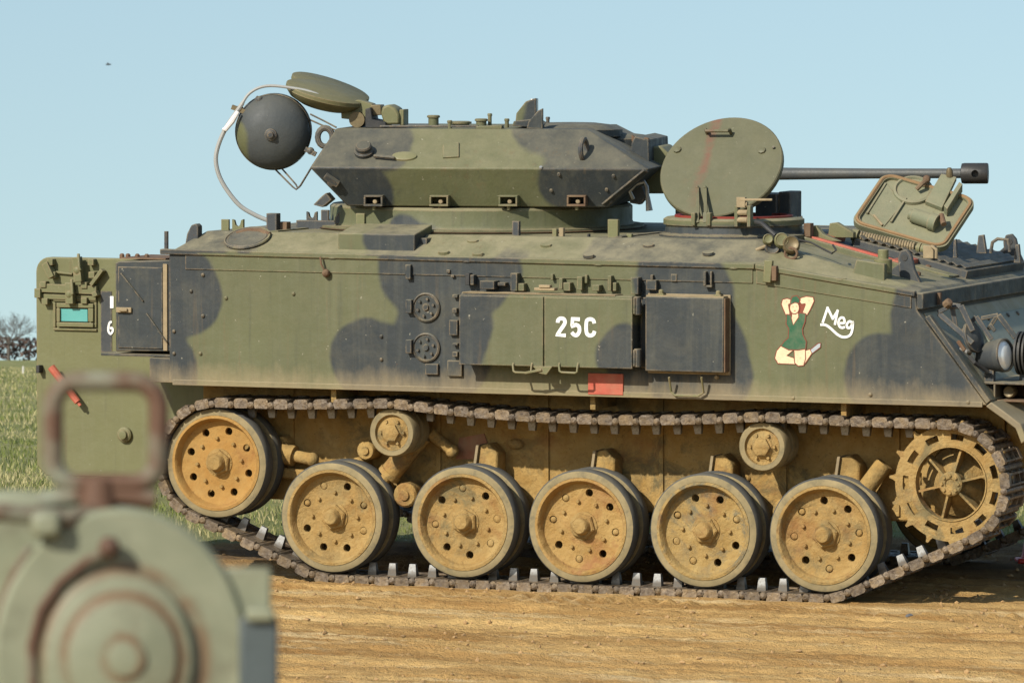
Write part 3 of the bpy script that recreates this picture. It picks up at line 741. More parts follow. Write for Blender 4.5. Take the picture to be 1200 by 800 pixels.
for s in (-1, 1):
    tr_ = bpy.data.objects.new('track', None); COL.objects.link(tr_); tr_.parent = veh; tr_.location = (0, s * 1.09, 0)
    tr_['label'] = 'near steel track of linked plates with bright guide horns' if s < 0 else 'far steel track behind the near one'
    rj = random.Random(3 + s)
    for k in range(NL):
        a = along(k * pit); b2 = along((k + 1) * pit); d = (b2 - a).normalized(); c_ = (a + b2) / 2
        yv = Vector((0, 1, 0)); nrm = d.cross(yv)
        cen = Vector((0, 0, .68)) - c_
        if nrm.dot(c_ - Vector((0, 0, .62))) < 0 and abs(c_.z - .62) > .2: nrm = -nrm
        # outward normal: path runs rear side first going down, so it is on one fixed hand
        nrm = Vector((-d.z, 0, d.x)); nrm = -nrm
        M = Matrix((d, nrm.cross(d), nrm)).transposed().to_4x4()
        M.translation = c_ + Vector((0, rj.uniform(-.003, .003), 0))
        o = bpy.data.objects.new('track_link', link_me); COL.objects.link(o); o.parent = tr_; o.matrix_basis = M

# ---- suspension pieces on the lower hull (mud covered)
YL = -.862
def peg(name, u, v, r, y0, y1, seg=16, mat=None, prof=None):
    p = at(u, v, y1); b = MB(); L_ = y0 - y1
    b.lathe(prof or [(r * 1.0, -L_), (r, -.012), (r * .85, 0), (r * .45, 0), (r * .40, .012), (0, .012)], seg, axisM((p.x, y1, p.z), NEAR)); return b.build(name, mat or M_mud, lowh)
for x in WX:                                          # trailing arms
    b = MB(); b.bar((x, -.93, WZ), (x - .30, -.90, WZ + .10), .07, .10); b.build('suspension_arm', M_mud, lowh, bevel=.015)
    b = MB(); b.lathe([(.075, -.12), (.075, -.01), (.06, 0), (0, 0)], 18, axisM((x - .30, -.985, WZ + .10), NEAR)); b.build('arm_pivot', M_mud, lowh)
for u, v in ((572, 534), (709, 541), (847, 547), (995, 548)):   # bump stops
    p = at(u, v, -.95); b = MB()
    b.prism([(p.x - .055, p.z - .11), (p.x - .035, p.z + .06), (p.x + .02, p.z + .075), (p.x + .075, p.z + .02), (p.x + .075, p.z - .11)], -1.0, YL); b.build('bump_stop', M_mud, lowh, bevel=.012)
    b = MB(); b.prism([(p.x - .07, p.z - .11), (p.x - .045, p.z + .065), (p.x - .03, p.z + .065), (p.x - .055, p.z - .11)], -1.02, -.87); b.build('stop_plate', M_tan, lowh)
for (u0, v0), (u1, v1), r in (((492, 512), (444, 570), .060), ((1035, 545), (1003, 588), .050)):   # dampers
    a = at(u0, v0, -.97); c = at(u1, v1, -1.0); b = MB(); d = c - a
    b.tube([a - d * .05, a + d * .72], r, 16); b.tube([a + d * .70, a + d * .78], r * 1.1, 16); b.tube([a + d * .78, a + d * 1.05], r * .55, 12); b.build('damper', M_mud, lowh)
    peg('damper_eye', u1, v1 + 2, .04, -.90, -1.03)
a = at(505, 508, -.95); c = at(530, 528, -.93); b = MB(); b.tube([a, c], .033, 12); b.ball(c, .04); b.build('damper_link', M_mud, lowh)
peg('arm_pivot', 474, 580, .070, YL, -1.05); peg('roller_bracket', 428, 528, .055, YL, -1.0); peg('roller_bracket', 418, 545, .045, YL, -.98)
a = at(345, 534, -.95); c = at(366, 538, -.95); b = MB(); b.tube([at(318, 527, -.95), a], .06, 14); b.tube([a, c], .035, 12); b.ball(c, .04); b.build('idler_adjuster', M_mud, lowh)
b = MB(); b.bar(at(322, 552, -.93), at(400, 562, -.93), .05, .06); b.build('idler_arm', M_mud, lowh, bevel=.01)
peg('tow_bracket', 330, 520, .045, YL, -.95)
for u, v in ((545, 556), (605, 520), (660, 568), (735, 575), (790, 566), (873, 560), (940, 566)):
    p = at(u, v, YL); rr_ = r_.uniform(.02, .035); b = MB(); b.ball((p.x, YL - .005, p.z), rr_, 9, 6, (1.4, .6, .9)); b.build('mud_lump', M_mud, lowh)
b = MB(); c = at(558, 524, YL); b.prism([(c.x - .12, c.z - .07), (c.x - .10, c.z + .05), (c.x + .05, c.z + .08), (c.x + .10, c.z - .06)], -.868, YL); b.build('red_primer_patch', simple('red_primer', (.30, .11, .06), .85, var=.4, obj=veh, dust=.5), lowh)
# bracing under the sponson floor
for x in (-1.5, .05, 1.5):
    b = MB(); b.prism([(x - .015, 1.10), (x - .015, 1.02), (x + .015, 1.02), (x + .015, 1.10)], -1.2, -.87); b.build('sponson_brace', M_mud, lowh)

# ---- rear stowage box and open rear door
def rect(u0, v0, u1, v1, y): a = at(u0, v0, y); c = at(u1, v1, y); return a.x, c.x, c.z, a.z
x0, _, z0, z1 = rect(135, 306, 197, 413, -1.235)
b = MB(); b.prism([(x0, z0), (x0, z1 - .012), (x0 + .02, z1), (xr - .004, z1 + .012), (xr - .004, z0 + .006)], -1.235, -.75); rbox = b.build('rear_stowage_box', M_hull, veh, bevel=.006)
b = MB(); b.box(x0 + .02, xr - .05, -1.2425, -1.2355, z0 + .02, z1 - .03); b.build('box_door', M_hull, rbox, bevel=.003)
b = MB(); b.box(xr - .046, xr - .020, -1.246, -1.2355, z0 + .01, z1 - .01); b.build('worn_edge_strip', M_tan, rbox, bevel=.002)
for (ua, va, ub, vb) in ((142, 320, 168, 353), (172, 367, 196, 401)):
    b = MB(); a = at(ua, va, -1.246); c = at(ub, vb, -1.246); b.bar(a, c, .008, .022, up=(0, -1, 0)); b.build('door_crease', M_hull, rbox, bevel=.003)
a = at(144, 363, -1.26); b = MB(); b.box(a.x - .045, a.x + .05, -1.258, -1.243, a.z - .016, a.z + .014); b.box(a.x - .02, a.x + .03, -1.272, -1.258, a.z - .008, a.z + .008); b.build('catch', M_tan, rbox, bevel=.003)
b = MB(); b.box(x0 - .10, xr + .03, -1.22, -.80, z0 - .028, z0 - .012); b.build('box_shelf', M_hull, rbox, bevel=.003)
b = MB(); b.box(x0 + .02, xr - .05, -1.20, -.80, z1 + .012, z1 + .020); b.build('rusty_box_lid', M_rust, rbox)
for u in (143, 150, 161, 172):
    p = at(u, 301, -1.1); b = MB(); b.lathe([(.016, -.01), (.016, .012), (.008, .02), (0, .02)], 6, Matrix.Translation((p.x, -1.1, z1 + .018))); b.build('box_lid_bolt', M_rust, rbox)
x0b, _, z0b, _ = rect(175, 413, 197, 447, -1.24)
b = MB(); b.box(x0b, xr - .003, -1.24, -1.0, ZB - .002, z0 - .03); b.build('rear_corner_plate', M_hull, hull, bevel=.004)
b = MB(); b.box(-2.60, xr - .004, -.74, 1.24, 1.10, ZT - .01); b.build('rear_plate', M_hull, hull, bevel=.006)
# door, swung open on its near edge
YD = -.62
p0 = at(42, 301, YD); p1 = at(45, 556, YD); xd0 = p0.x; xd1 = xr - .05; zd0 = .50; zd1 = p0.z; rd = .085
pts = [(xd0 + rd - rd * math.cos(a), zd1 - rd + rd * math.sin(a)) for a in [R_(15 * k) for k in range(7)]] + [(xd1, zd1), (xd1, zd0)] + [(xd0 + .06, zd0), (xd0, zd0 + .06)]
b = MB(); b.prism(pts, YD, YD + .055); door = b.build('rear_door', M_olive, veh, bevel=.006)
def dbox(nm, u0, v0, u1, v1, th, mat=M_olive, bev=.003, y=YD, par=None):
    a = at(u0, v0, y - th); c = at(u1, v1, y - th); b = MB(); b.box(a.x, c.x, y - th, y - .0005, c.z, a.z); return b.build(nm, mat, par or door, bevel=bev)
# vision block: raised frame and glass
for (u0, v0, u1, v1) in ((62, 350, 113, 354), (62, 384, 113, 388), (62, 354.4, 65, 383.6), (110, 354.4, 113, 383.6)): dbox('vision_block_frame', u0, v0, u1, v1, .014)
for (u0, v0, u1, v1) in ((66, 355, 109, 361), (66, 377.5, 109, 383.5), (66, 361.3, 70, 377), (103, 361.3, 109, 377)): dbox('vision_block_surround', u0, v0, u1, v1, .030)
dbox('vision_block_glass', 70.5, 361.5, 102.5, 376.8, .016, M_glass, 0)
# tool brackets and their webbing bars
for u, v in ((58, 307), (106, 307), (50, 333), (98, 334), (61, 322), (107, 322), (52, 353), (98, 352)): dbox('tool_bracket', u - 3.5, v - 3.5, u + 3.5, v + 4, .045)
for (ua, va, ub, vb, w, th) in ((47, 337, 114, 340, .05, .02), (45, 347, 113, 349, .03, .012), (110, 346, 115, 343, .03, .03), (54, 308, 62, 325, .04, .035), (108, 334, 121, 316, .022, .03), (66, 319, 85, 321, .012, .01)):
    a = at(ua, va, YD - th); c = at(ub, vb, YD - th); b = MB(); b.bar(a, c, th * 1.6, w, up=(0, 0, 1)); b.build('tool_clip_bar', M_olive, door, bevel=.003)
for (ua, va, ub, vb) in ((90, 301, 93, 330), (82, 331, 83, 356)):
    a = at(ua, va, YD - .05); c = at(ub, vb, YD - .05); b = MB(); b.bar(a, c, .045, .05, up=(1, 0, 0)); m_ = a * .45 + c * .55; b.ball(m_, .032, 8, 6); b.tube([a + Vector((.02, -.02, .02)), a + Vector((.03, -.03, -.06)), m_ + Vector((.03, -.03, 0))], .010, 6); b.build('spring_clip', M_olive, door, bevel=.004)
dbox('hinge_stub', 40, 338, 47, 349, .05); dbox('hinge_stub', 42, 428, 46, 437, .05, M_blk)
a = at(60, 430, YD - .07); c = at(91, 471, YD - .06); b = MB(); b.tube([a, a * .5 + c * .5, c], [.024, .022, .020], 10); b.tube([c, c + (c - a) * .10], .010, 8); b.build('door_handle', M_red, door)
p = at(147, 509, YD); b = MB(); b.lathe([(.046, 0), (.044, .02), (.034, .028), (.028, .028), (.024, .045), (0, .05)], 18, axisM((p.x, YD, p.z), NEAR)); b.build('door_boss', M_olive, door)
b = MB(); a = at(118, 341, YD - .004); c = at(131, 413, YD - .004); b.box(a.x, c.x, YD - .004, YD - .0006, c.z, a.z); b.build('number_plate', M_darkp, door)

def ribbon(name, path, w, y, mat, par, th=.0012):
    P2 = [Vector((p[0], p[1])) for p in path]; n = len(P2); Lq = []; Rq = []
    for i, p in enumerate(P2):
        a = P2[max(i - 1, 0)]; c = P2[min(i + 1, n - 1)]
        t1 = (p - a).normalized() if i else (c - p).normalized(); t2 = (c - p).normalized() if i < n - 1 else t1
        nn = Vector((-t1.y - t2.y, t1.x + t2.x)); nn = nn.normalized() if nn.length > .2 else Vector((-t1.y, t1.x))
        k = 1 / max(.80, nn.dot(Vector((-t1.y, t1.x))))
        Lq.append(p + nn * w / 2 * k); Rq.append(p - nn * w / 2 * k)
    b = MB(); vs = []
    for l_, r2 in zip(Lq, Rq): vs += [(l_.x, y, l_.y), (r2.x, y, r2.y), (l_.x, y + th, l_.y), (r2.x, y + th, r2.y)]
    fs = []
    for i in range(n - 1):
        o = 4 * i; fs += [(o, o + 1, o + 5, o + 4), (o + 2, o + 6, o + 7, o + 3), (o, o + 4, o + 6, o + 2), (o + 1, o + 3, o + 7, o + 5)]
    fs += [(0, 2, 3, 1), (4 * n - 4, 4 * n - 3, 4 * n - 1, 4 * n - 2)]
    b.add(vs, fs); return b.build(name, mat, par, smooth=False)
def px(l, y): return [(lambda q: (q.x, q.z))(at(u, v, y)) for u, v in l]
def curve(l, n=5):                   # Catmull-Rom through points
    o = []; l = [Vector(p) for p in l]
    for i in range(len(l) - 1):
        p0_, p1_, p2_, p3_ = l[max(i - 1, 0)], l[i], l[i + 1], l[min(i + 2, len(l) - 1)]
        for k in range(n):
            t_ = k / n; o.append(.5 * ((2 * p1_) + (p2_ - p0_) * t_ + (2 * p0_ - 5 * p1_ + 4 * p2_ - p3_) * t_ ** 2 + (3 * p1_ - p0_ - 3 * p2_ + p3_) * t_ ** 3))
    o.append(l[-1]); return [tuple(p) for p in o]
yd = YD - .0062
ribbon('painted_letter', px([(131, 347), (131, 361)], yd), .022, yd, M_white, door)
ribbon('painted_number', px(curve([(131, 377), (128.5, 378), (127, 383), (127, 388), (129.5, 391), (132, 388), (131.5, 384.5), (128.5, 384.5)]), yd), .013, yd, M_white, door)

# ---- side stowage bins
def sidebox(nm, u0, v0, u1, v1, depth, mat=M_hull, par=None, bev=.006, back=YS):
    y = back - depth; a = at(u0, v0, y); c = at(u1, v1, y); b = MB(); b.box(a.x, c.x, y, back + .004, c.z, a.z); return b.build(nm, mat, par or veh, bevel=bev), (a.x, c.x, c.z, a.z)
binA, (ax0, ax1, az0, az1) = sidebox('side_bin', 540, 343, 741, 430, .120)
yA = YS - .120
mid = at(638, 390, yA).x
for (xa, xb, nm) in ((ax0 - .006, mid - .003, 'bin_door'), (mid + .003, ax1 + .004, 'bin_door')):
    b = MB(); b.box(xa, xb, yA - .012, yA - .0005, az0 - .010, az1 - .012); b.build(nm, M_hull, binA, bevel=.004)
b = MB(); b.box(ax0 + .01, ax1 - .10, yA - .004, YS - .004, az1 + .0005, az1 + .005); b.build('worn_top_edge', M_tan, binA)
for u in (612, 666):                                # wire handles under the doors
    a = at(u - 11, 428, yA - .02); c = at(u + 11, 428, yA - .02); e1 = at(u - 10, 436, yA - .03); e2 = at(u + 10, 437, yA - .03)
    b = MB(); b.tube([a + Vector((0, .01, .012)), a, e1 * .85 + a * .15, e1 * .9 + e2 * .1, e2 * .9 + e1 * .1, e2 * .85 + c * .15, c, c + Vector((0, .01, .012))], .0062, 8); b.build('bin_handle', M_olive, binA)
a = at(636, 433, yA - .02); b = MB(); b.prism([(a.x - .055, a.z + .018), (a.x - .02, a.z - .02), (a.x + .025, a.z - .028), (a.x + .06, a.z + .02)], yA - .03, yA - .012); b.bar(a + Vector((-.10, -.012, -.02)), a + Vector((0, -.012, 0)), .014, .014); b.build('bin_latch', M_olive, binA, bevel=.003)
a = at(638, 338, yA); b = MB(); b.box(a.x - .06, a.x + .06, yA - .004, yA + .05, a.z - .012, a.z + .004); b.box(a.x - .03, a.x + .035, yA - .01, yA + .03, a.z + .004, a.z + .02); b.build('top_latch', M_tan, binA, bevel=.003)
for v in (358, 419):                                # hinge at the right end
    a = at(746, v, yA + .03); b = MB(); b.lathe([(.022, -.05), (.022, .05)], 10, Matrix.Translation((ax1 + .022, yA + .02, a.z))); b.box(ax1 + .006, ax1 + .018, yA - .008, yA + .05, a.z - .045, a.z + .045); b.build('bin_hinge', M_hull, binA, bevel=.003)
b = MB(); b.box(ax1 + .012, ax1 + .05, YS - .02, YS + .002, az0 - .01, az1 - .01); b.build('hinge_post', M_hull, binA, bevel=.003)
binB, (bx0, bx1, bz0, bz1) = sidebox('side_panel_box', 756, 347, 848, 437, .085)
yBp = YS - .085
b = MB(); b.box(bx0 - .012, bx1 + .012, YS - .010, YS - .0006, bz0 - .016, bz1 + .012); b.build('box_flange', M_tan, binB, bevel=.003)
b = MB(); b.box(bx1 + .0006, bx1 + .007, yBp + .004, YS - .012, bz0 + .004, bz1 - .004); b.build('worn_end_face', M_rust, binB)
b = MB(); b.box(bx0 + .004, bx1 - .004, yBp + .006, YS - .012, bz1 + .0006, bz1 + .006); b.build('worn_top_edge', M_tan, binB)
for u in (774, 841):
    a = at(u, 341, YS - .04); b = MB(); b.lathe([(.014, -.02), (.014, .012), (.007, .018), (0, .018)], 8, Matrix.Translation((a.x, YS - .03, bz1 + .018))); b.box(a.x - .02, a.x + .02, YS - .05, YS - .002, bz1 + .004, bz1 + .014); b.build('wing_bolt', M_olive, binB)
a = at(784, 442, yBp + .02); c = at(822, 442, yBp + .02); e1 = at(787, 463, YS - .03); e2 = at(822, 464, YS - .03)
b = MB(); b.tube([a, (a.x, YS - .03, e1.z + .02), e1 + Vector((.02, 0, 0)), e2 - Vector((.02, 0, 0)), (c.x, YS - .03, e2.z + .02), c], .0065, 8); b.build('step_loop', M_olive, binB)
a = at(839, 442, YS - .02); b = MB(); b.lathe([(.012, 0), (.010, .02), (0, .024)], 8, axisM((a.x, YS, a.z), NEAR)); b.build('box_bolt', M_tan, binB)
# red panel below the bin
o, _ = sidebox('red_panel', 689, 437, 730, 463, .010, M_red, hull, .002)

# ---- brackets and fittings scattered over the side plate
def fit(nm, u0, v0, u1, v1, d, mat=M_hull): return sidebox(nm, u0, v0, u1, v1, d, mat, hull, .003, YS - .0005)[0]
for (u0, v0, u1, v1, d) in ((475, 310, 481, 327, .03), (475, 351, 482, 367, .035), (475, 398, 482, 414, .035), (498, 426, 513, 439, .02), (524, 422, 541, 441, .02),
    (526, 375, 536, 393, .025), (530, 345, 536, 349, .03), (530, 361, 535, 367, .03), (530, 402, 536, 405, .03), (530, 412, 536, 418, .03), (523, 316, 527, 320, .02), (528, 322, 532, 325, .02)):
    fit('side_bracket', u0, v0, u1, v1, d)
for u, v in ((500, 360), (500, 407)):               # round blanking covers
    a = at(u, v, YS); b = MB(); b.lathe([(.082, 0), (.082, .012), (.074, .016), (.070, .008), (.02, .008), (.016, .020), (0, .020)], 30, axisM((a.x, YS - .0005, a.z), NEAR)); cv = b.build('round_cover', M_hull, hull)
    for k in range(6):
        q = k * math.pi / 3 + .3; b = MB(); b.lathe([(.008, 0), (.008, .018), (0, .018)], 6, axisM((a.x + .048 * math.cos(q), YS - .005, a.z + .048 * math.sin(q)), NEAR)); b.build('cover_bolt', M_hull, hull)
for (u0, v0, u1, v1, d, m) in ((545, 320, 550, 334, .05, M_blk), (551, 322, 555, 334, .05, M_hull), (562, 329, 579, 339, .08, M_hull), (583, 331, 592, 335, .05, M_hull), (598, 320, 606, 341, .06, M_hull), (607, 332, 614, 341, .05, M_hull),
    (660, 331, 668, 341, .05, M_hull), (676, 324, 682, 340, .05, M_hull), (694, 334, 702, 341, .06, M_hull), (712, 323, 716, 341, .05, M_hull), (718, 331, 722, 341, .04, M_hull), (685, 322, 688, 332, .03, M_hull), (739, 325, 748, 345, .06, M_hull),
    (645, 321, 648, 328, .03, M_hull), (655, 326, 659, 339, .05, M_hull), (757, 328, 769, 340, .04, M_hull), (762, 322, 765, 328, .03, M_hull), (786, 321, 793, 330, .012, M_hull), (824, 318, 827, 335, .04, M_hull), (832, 318, 834, 334, .03, M_hull), (825, 334.2, 834, 337, .035, M_hull)):
    fit('tool_bracket', u0, v0, u1, v1, d, m)
for u, v in ((238, 322), (238, 370), (204, 388), (204, 414), (265, 349), (224, 341), (447, 394), (447, 421), (235, 414), (1135, 471), (344, 344), (1020, 462), (930, 466)):
    a = at(u, v, YS); b = MB(); b.lathe([(.011, 0), (.010, .008), (.004, .012), (0, .012)], 8, axisM((a.x, YS - .0005, a.z), NEAR)); b.build('rivet', M_hull, hull)
a = at(382, 320, YS - .02); b = MB(); b.ball(a, .024, 8, 6); b.tube([a, a + Vector((-.02, -.02, .05)), a + Vector((-.03, -.01, .09))], .006, 6); b.build('cable_stub', M_rust, hull)
# drain notch plates on the rolled lip
for u, v in ((232, 298.5), (388, 303), (546, 307), (700, 311), (858, 315), (983, 329)):
    a = at(u, v, -1.285); b = MB(); b.lathe([(.038, 0), (.036, .012), (0, .014)], 14, Matrix.Translation((a.x, -1.262, a.z)) @ Matrix.Scale(.45, 4, (0, 1, 0))); b.build('lip_tab', M_hull, hull)
a = at(901, 318, -1.29); b = MB(); b.bar((a.x, -1.285, a.z + .06), (a.x - .01, -1.285, a.z - .06), .03, .045, up=(1, 0, 0)); b.build('strap_bracket', M_olive, hull, bevel=.004)
b = MB(); b.box(a.x + .018, a.x + .045, -1.30, -1.262, a.z - .05, a.z + .03); b.build('strap_bracket_rib', M_rust, hull, bevel=.003)

# ---- painted lettering on the bin door
y25 = yA - .0134
def S25(l): return px(l, y25)
ribbon('painted_number', S25(curve([(653.5, 378), (654, 375), (657, 373), (661, 374), (662, 378), (660, 382), (656.5, 387), (653, 392.5)]) + [(663, 392.8)]), .021, y25, M_white, binA)
ribbon('painted_number', S25([(679.5, 374), (671, 373.6), (670.5, 381)] + curve([(670.8, 382), (675, 380.5), (678.6, 383), (678.8, 388.5), (676, 392.5), (672.5, 392), (670, 389.2)])), .021, y25 - .0003, M_white, binA)
ribbon('painted_letter', S25(curve([(696.5, 379), (695.5, 375.5), (692, 373.8), (688, 375.2), (687, 380), (687, 386.5), (688.2, 391.4), (692, 393), (695.5, 391.4), (696.8, 387.8)])), .021, y25 - .0006, M_white, binA)

# ---- painted figure and name on the front of the side plate
Z4 = lambda l: [(890 + x / 7.27, 330 + y / 7.27) for x, y in l]
yF = YS - .0022
def flat(nm, pts, y, mat, grow=0.0):
    P2 = [Vector(p) for p in px(Z4(pts), yF)]
    if grow:
        ar = sum(P2[i].cross(P2[(i + 1) % len(P2)]) for i in range(len(P2))) if hasattr(P2[0], 'cross') else 0
        s_ = 1 if ar > 0 else -1; Q = []
        for i, p in enumerate(P2):
            t1 = (p - P2[i - 1]).normalized(); t2 = (P2[(i + 1) % len(P2)] - p).normalized(); nn = Vector((t1.y + t2.y, -t1.x - t2.x))
            nn = nn.normalized() if nn.length > .3 else Vector((t1.y, -t1.x)); Q.append(p + nn * grow * s_)
        P2 = Q
    b = MB(); b.prism([tuple(p) for p in P2], y, y + .0001); return b.build(nm, mat, hull, smooth=False)
M_skin = handpaint('painted_skin', (.76, .55, .35)); M_dress = handpaint('painted_green', (.022, .095, .045))
M_outl = simple('painted_outline', (.16, .045, .022), .6, var=.1, obj=veh, bump=0); M_hair = simple('painted_auburn', (.20, .045, .022), .6, var=.1, obj=veh, bump=0)
M_shoe = handpaint('painted_grey', (.36, .40, .42)); M_lips = simple('painted_red', (.45, .06, .05), .6, var=.05, obj=veh, bump=0)
fig = [('painted_hair', [(258, 200), (300, 165), (345, 180), (386, 195), (378, 240), (352, 262), (330, 285), (258, 275)], M_hair),
       ('painted_arm', [(190, 190), (200, 155), (235, 146), (268, 155), (264, 180), (243, 195), (256, 275), (226, 280), (205, 230)], M_skin),
       ('painted_arm', [(345, 172), (352, 142), (400, 128), (455, 135), (462, 165), (430, 235), (405, 280), (370, 262), (395, 200), (392, 182), (360, 188)], M_skin),
       ('painted_thigh', [(185, 548), (250, 570), (290, 580), (228, 630), (300, 655), (312, 700), (160, 694), (135, 652), (150, 590)], M_skin),
       ('painted_calf', [(385, 592), (430, 578), (446, 606), (388, 692), (372, 700)], M_skin),
       ('painted_leg', [(298, 572), (388, 566), (390, 650), (375, 710), (332, 714), (305, 690)], M_skin),
       ('painted_shoe', [(438, 580), (500, 530), (520, 525), (516, 556), (450, 607)], M_shoe),
       ('painted_dress', [(236, 280), (278, 296), (332, 290), (345, 270), (392, 275), (385, 340), (362, 400), (366, 450), (396, 510), (392, 568), (330, 577), (250, 575), (188, 546), (215, 510), (250, 480), (255, 400), (232, 360)], M_dress),
       ('painted_neck', [(284, 255), (328, 255), (332, 300), (290, 364), (277, 310)], M_skin),
       ('painted_face', [(300 + 37 * math.cos(k * .449), 222 + 49 * math.sin(k * .449)) for k in range(14)], M_skin),
       ('painted_cap', [(272, 162), (284, 130), (320, 123), (342, 150), (338, 180), (302, 172), (266, 192)], M_dress)]
for i, (nm, pts, m_) in enumerate(fig):
    yy = yF - i * .00036
    flat('painted_outline', pts, yy, M_outl, .006); flat(nm, pts, yy - .00018, m_)
yy = yF - .0045
for pts in ([(280, 212), (292, 208), (292, 214)], [(310, 208), (324, 208), (318, 214)]): flat('painted_eye', pts, yy, M_outl)
flat('painted_lips', [(292, 246), (302, 242), (313, 246), (302, 252)], yy, M_lips)
ym = YS - .0022
for pts in ([(538, 350), (583, 215)], [(577, 217), (628, 322)], [(621, 320), (671, 240)], [(667, 240), (642, 368)], curve([(676, 352), (722, 350), (718, 312), (692, 308), (672, 340), (682, 380), (706, 392), (728, 384)]),
            curve([(792, 350), (766, 338), (744, 364), (752, 392), (778, 386), (796, 344), (788, 420), (765, 460), (715, 472), (665, 450), (600, 392), (560, 368), (518, 366)])):
    ribbon('painted_name', px(Z4(pts), ym), .0135, ym, M_white, hull); ym -= .0005

# ---- roof fittings
def roofpost(nm, u0, v0, u1, v1, y, d=.03, mat=M_darkp, bev=.003):
    a = at(u0, v0, y); c = at(u1, v1, y); zb = min(c.z, ROOF + .0) if abs(y) < 1.0 else c.z
    b = MB(); b.box(a.x, c.x, y, y + d, zb - .004, a.z); return b.build(nm, mat, hull, bevel=bev)
a = at(195, 293, -1.15); b = MB(); b.tube([a, at(195, 271, -1.15)], .013, 8); b.build('aerial_stub', M_darkp, hull)
pf = px([(216, 291), (219, 274), (224, 264), (229, 262), (232, 265), (232, 282), (226, 290)], -1.1); b = MB(); b.prism(pf, -1.1, -1.04); b.build('rear_fin', M_darkp, hull, bevel=.004)
roofpost('roof_tab', 259, 257, 268, 272, -.90, .02, M_olive); 
def yoke(u0, v0, u1, v1, y, mat):
    w = u1 - u0; um = (u0 + u1) / 2
    b = MB(); b.prism(px([(u0, v1), (u0, v0), (u0 + w * .18, v0 + 1), (u0 + w * .30, v0 + (v1 - v0) * .45), (um, v0 + (v1 - v0) * .58), (u1 - w * .30, v0 + (v1 - v0) * .45), (u1 - w * .18, v0 + 1), (u1, v0), (u1, v1)], y), y, y + .02); return b.build('barrel_yoke', mat, hull)
yoke(272, 257, 285, 272, -.90, M_olive); yoke(359, 248, 371, 262, -.55, M_darkp)
roofpost('roof_tab', 376, 246, 385, 261, -.55, .02); roofpost('roof_bracket_rail', 347, 258, 400, 263, -.56, .05)
pq = px([(392, 263), (392, 255), (398, 248), (405, 246), (411, 246), (411, 263)], -.6); b = MB(); b.prism(pq, -.6, -.5); b.build('roof_stop', M_darkp, hull, bevel=.004)
roofpost('roof_post', 312, 250, 324, 275, -.85, .06, M_darkp); roofpost('roof_block', 326, 260, 336, 267, -.80, .06, M_rust)
cn = Vector((0, -.41, .91)).normalized(); cpnt = Vector((0, -1.01, ROOF))          # the sloping upper side plate
p = on(290, 281, cpnt, cn); b = MB(); b.lathe([(.125, -.01), (.125, .010), (.112, .020), (.100, .014), (.04, .020), (0, .020)], 28, axisM(p, cn)); cap = b.build('filler_plate', M_darkp, hull)
b = MB(); ring_ = [p + axisM((0, 0, 0), cn).to_3x3() @ Vector((.128 * math.cos(q), .128 * math.sin(q), .012)) for q in [k * .224 for k in range(28)]]; b.tube(ring_, .008, 6, True); b.build('filler_rim', M_hull, hull)
b = MB(); b.tube([p + Vector((-.09, .05, .03)), p + Vector((-.03, .08, .05)), p + Vector((.05, .07, .05)), p + Vector((.12, .04, .03))], .014, 7); b.build('filler_strap', M_rust, hull)
# low box on the sloping plate beside the turret
a = at(396, 290, -1.19); c = at(486, 291, -1.19); zt = at(440, 274, -1.19).z
b = MB(); b.prism([(-1.19, a.z - .02), (-1.19, zt), (-.93, zt + .045), (-.93, ROOF - .05)], a.x, c.x, 'x'); rb = b.build('roof_side_box', M_hull, hull, bevel=.006)
a = at(492, 283, -1.1); b = MB(); b.box(a.x - .03, a.x + .05, -1.12, -1.04, a.z - .02, a.z + .02); b.build('roof_side_box_latch', M_darkp, hull, bevel=.004)
for (u0, v0, u1, v1, y, m) in ((417, 250, 427, 263, -.93, M_olive), (600, 259, 608, 273, -.93, M_darkp), (647, 268, 652, 274, -.95, M_olive), (655, 267, 660, 275, -.95, M_tan), (712, 257, 724, 277, -.95, M_olive), (688, 274, 690, 278, -.95, M_blk), (734, 274, 740, 278, -.90, M_olive)):
    roofpost('roof_tab', u0, v0, u1, v1, y, .03, m)
for u, v in ((554, 283), (640, 288), (760, 288), (830, 297), (690, 300), (560, 298), (520, 296)):
    p = on(u, v, cpnt, cn); b = MB(); b.lathe([(.022, -.004), (.020, .010), (0, .012)], 10, axisM(p, cn) @ Matrix.Scale(1.6, 4, (1, 0, 0))); b.build('plate_stud', M_hull, hull)
# turret ring adapter
c = at(564, 258, 0)
b = MB(); b.lathe([(.94, ROOF), (.94, ROOF + .022), (.88, ROOF + .026), (.87, ROOF + .045), (.87, 2.085), (.855, 2.098), (.5, 2.098)], 72, Matrix.Translation((c.x, 0, 0))); b.build('turret_ring', M_hull, veh)
b = MB(); b.lathe([(.93, ROOF - .001), (.955, ROOF + .010), (.93, ROOF + .014)], 72, Matrix.Translation((c.x, 0, 0))); b.build('turret_ring_seal', M_rust, hull)

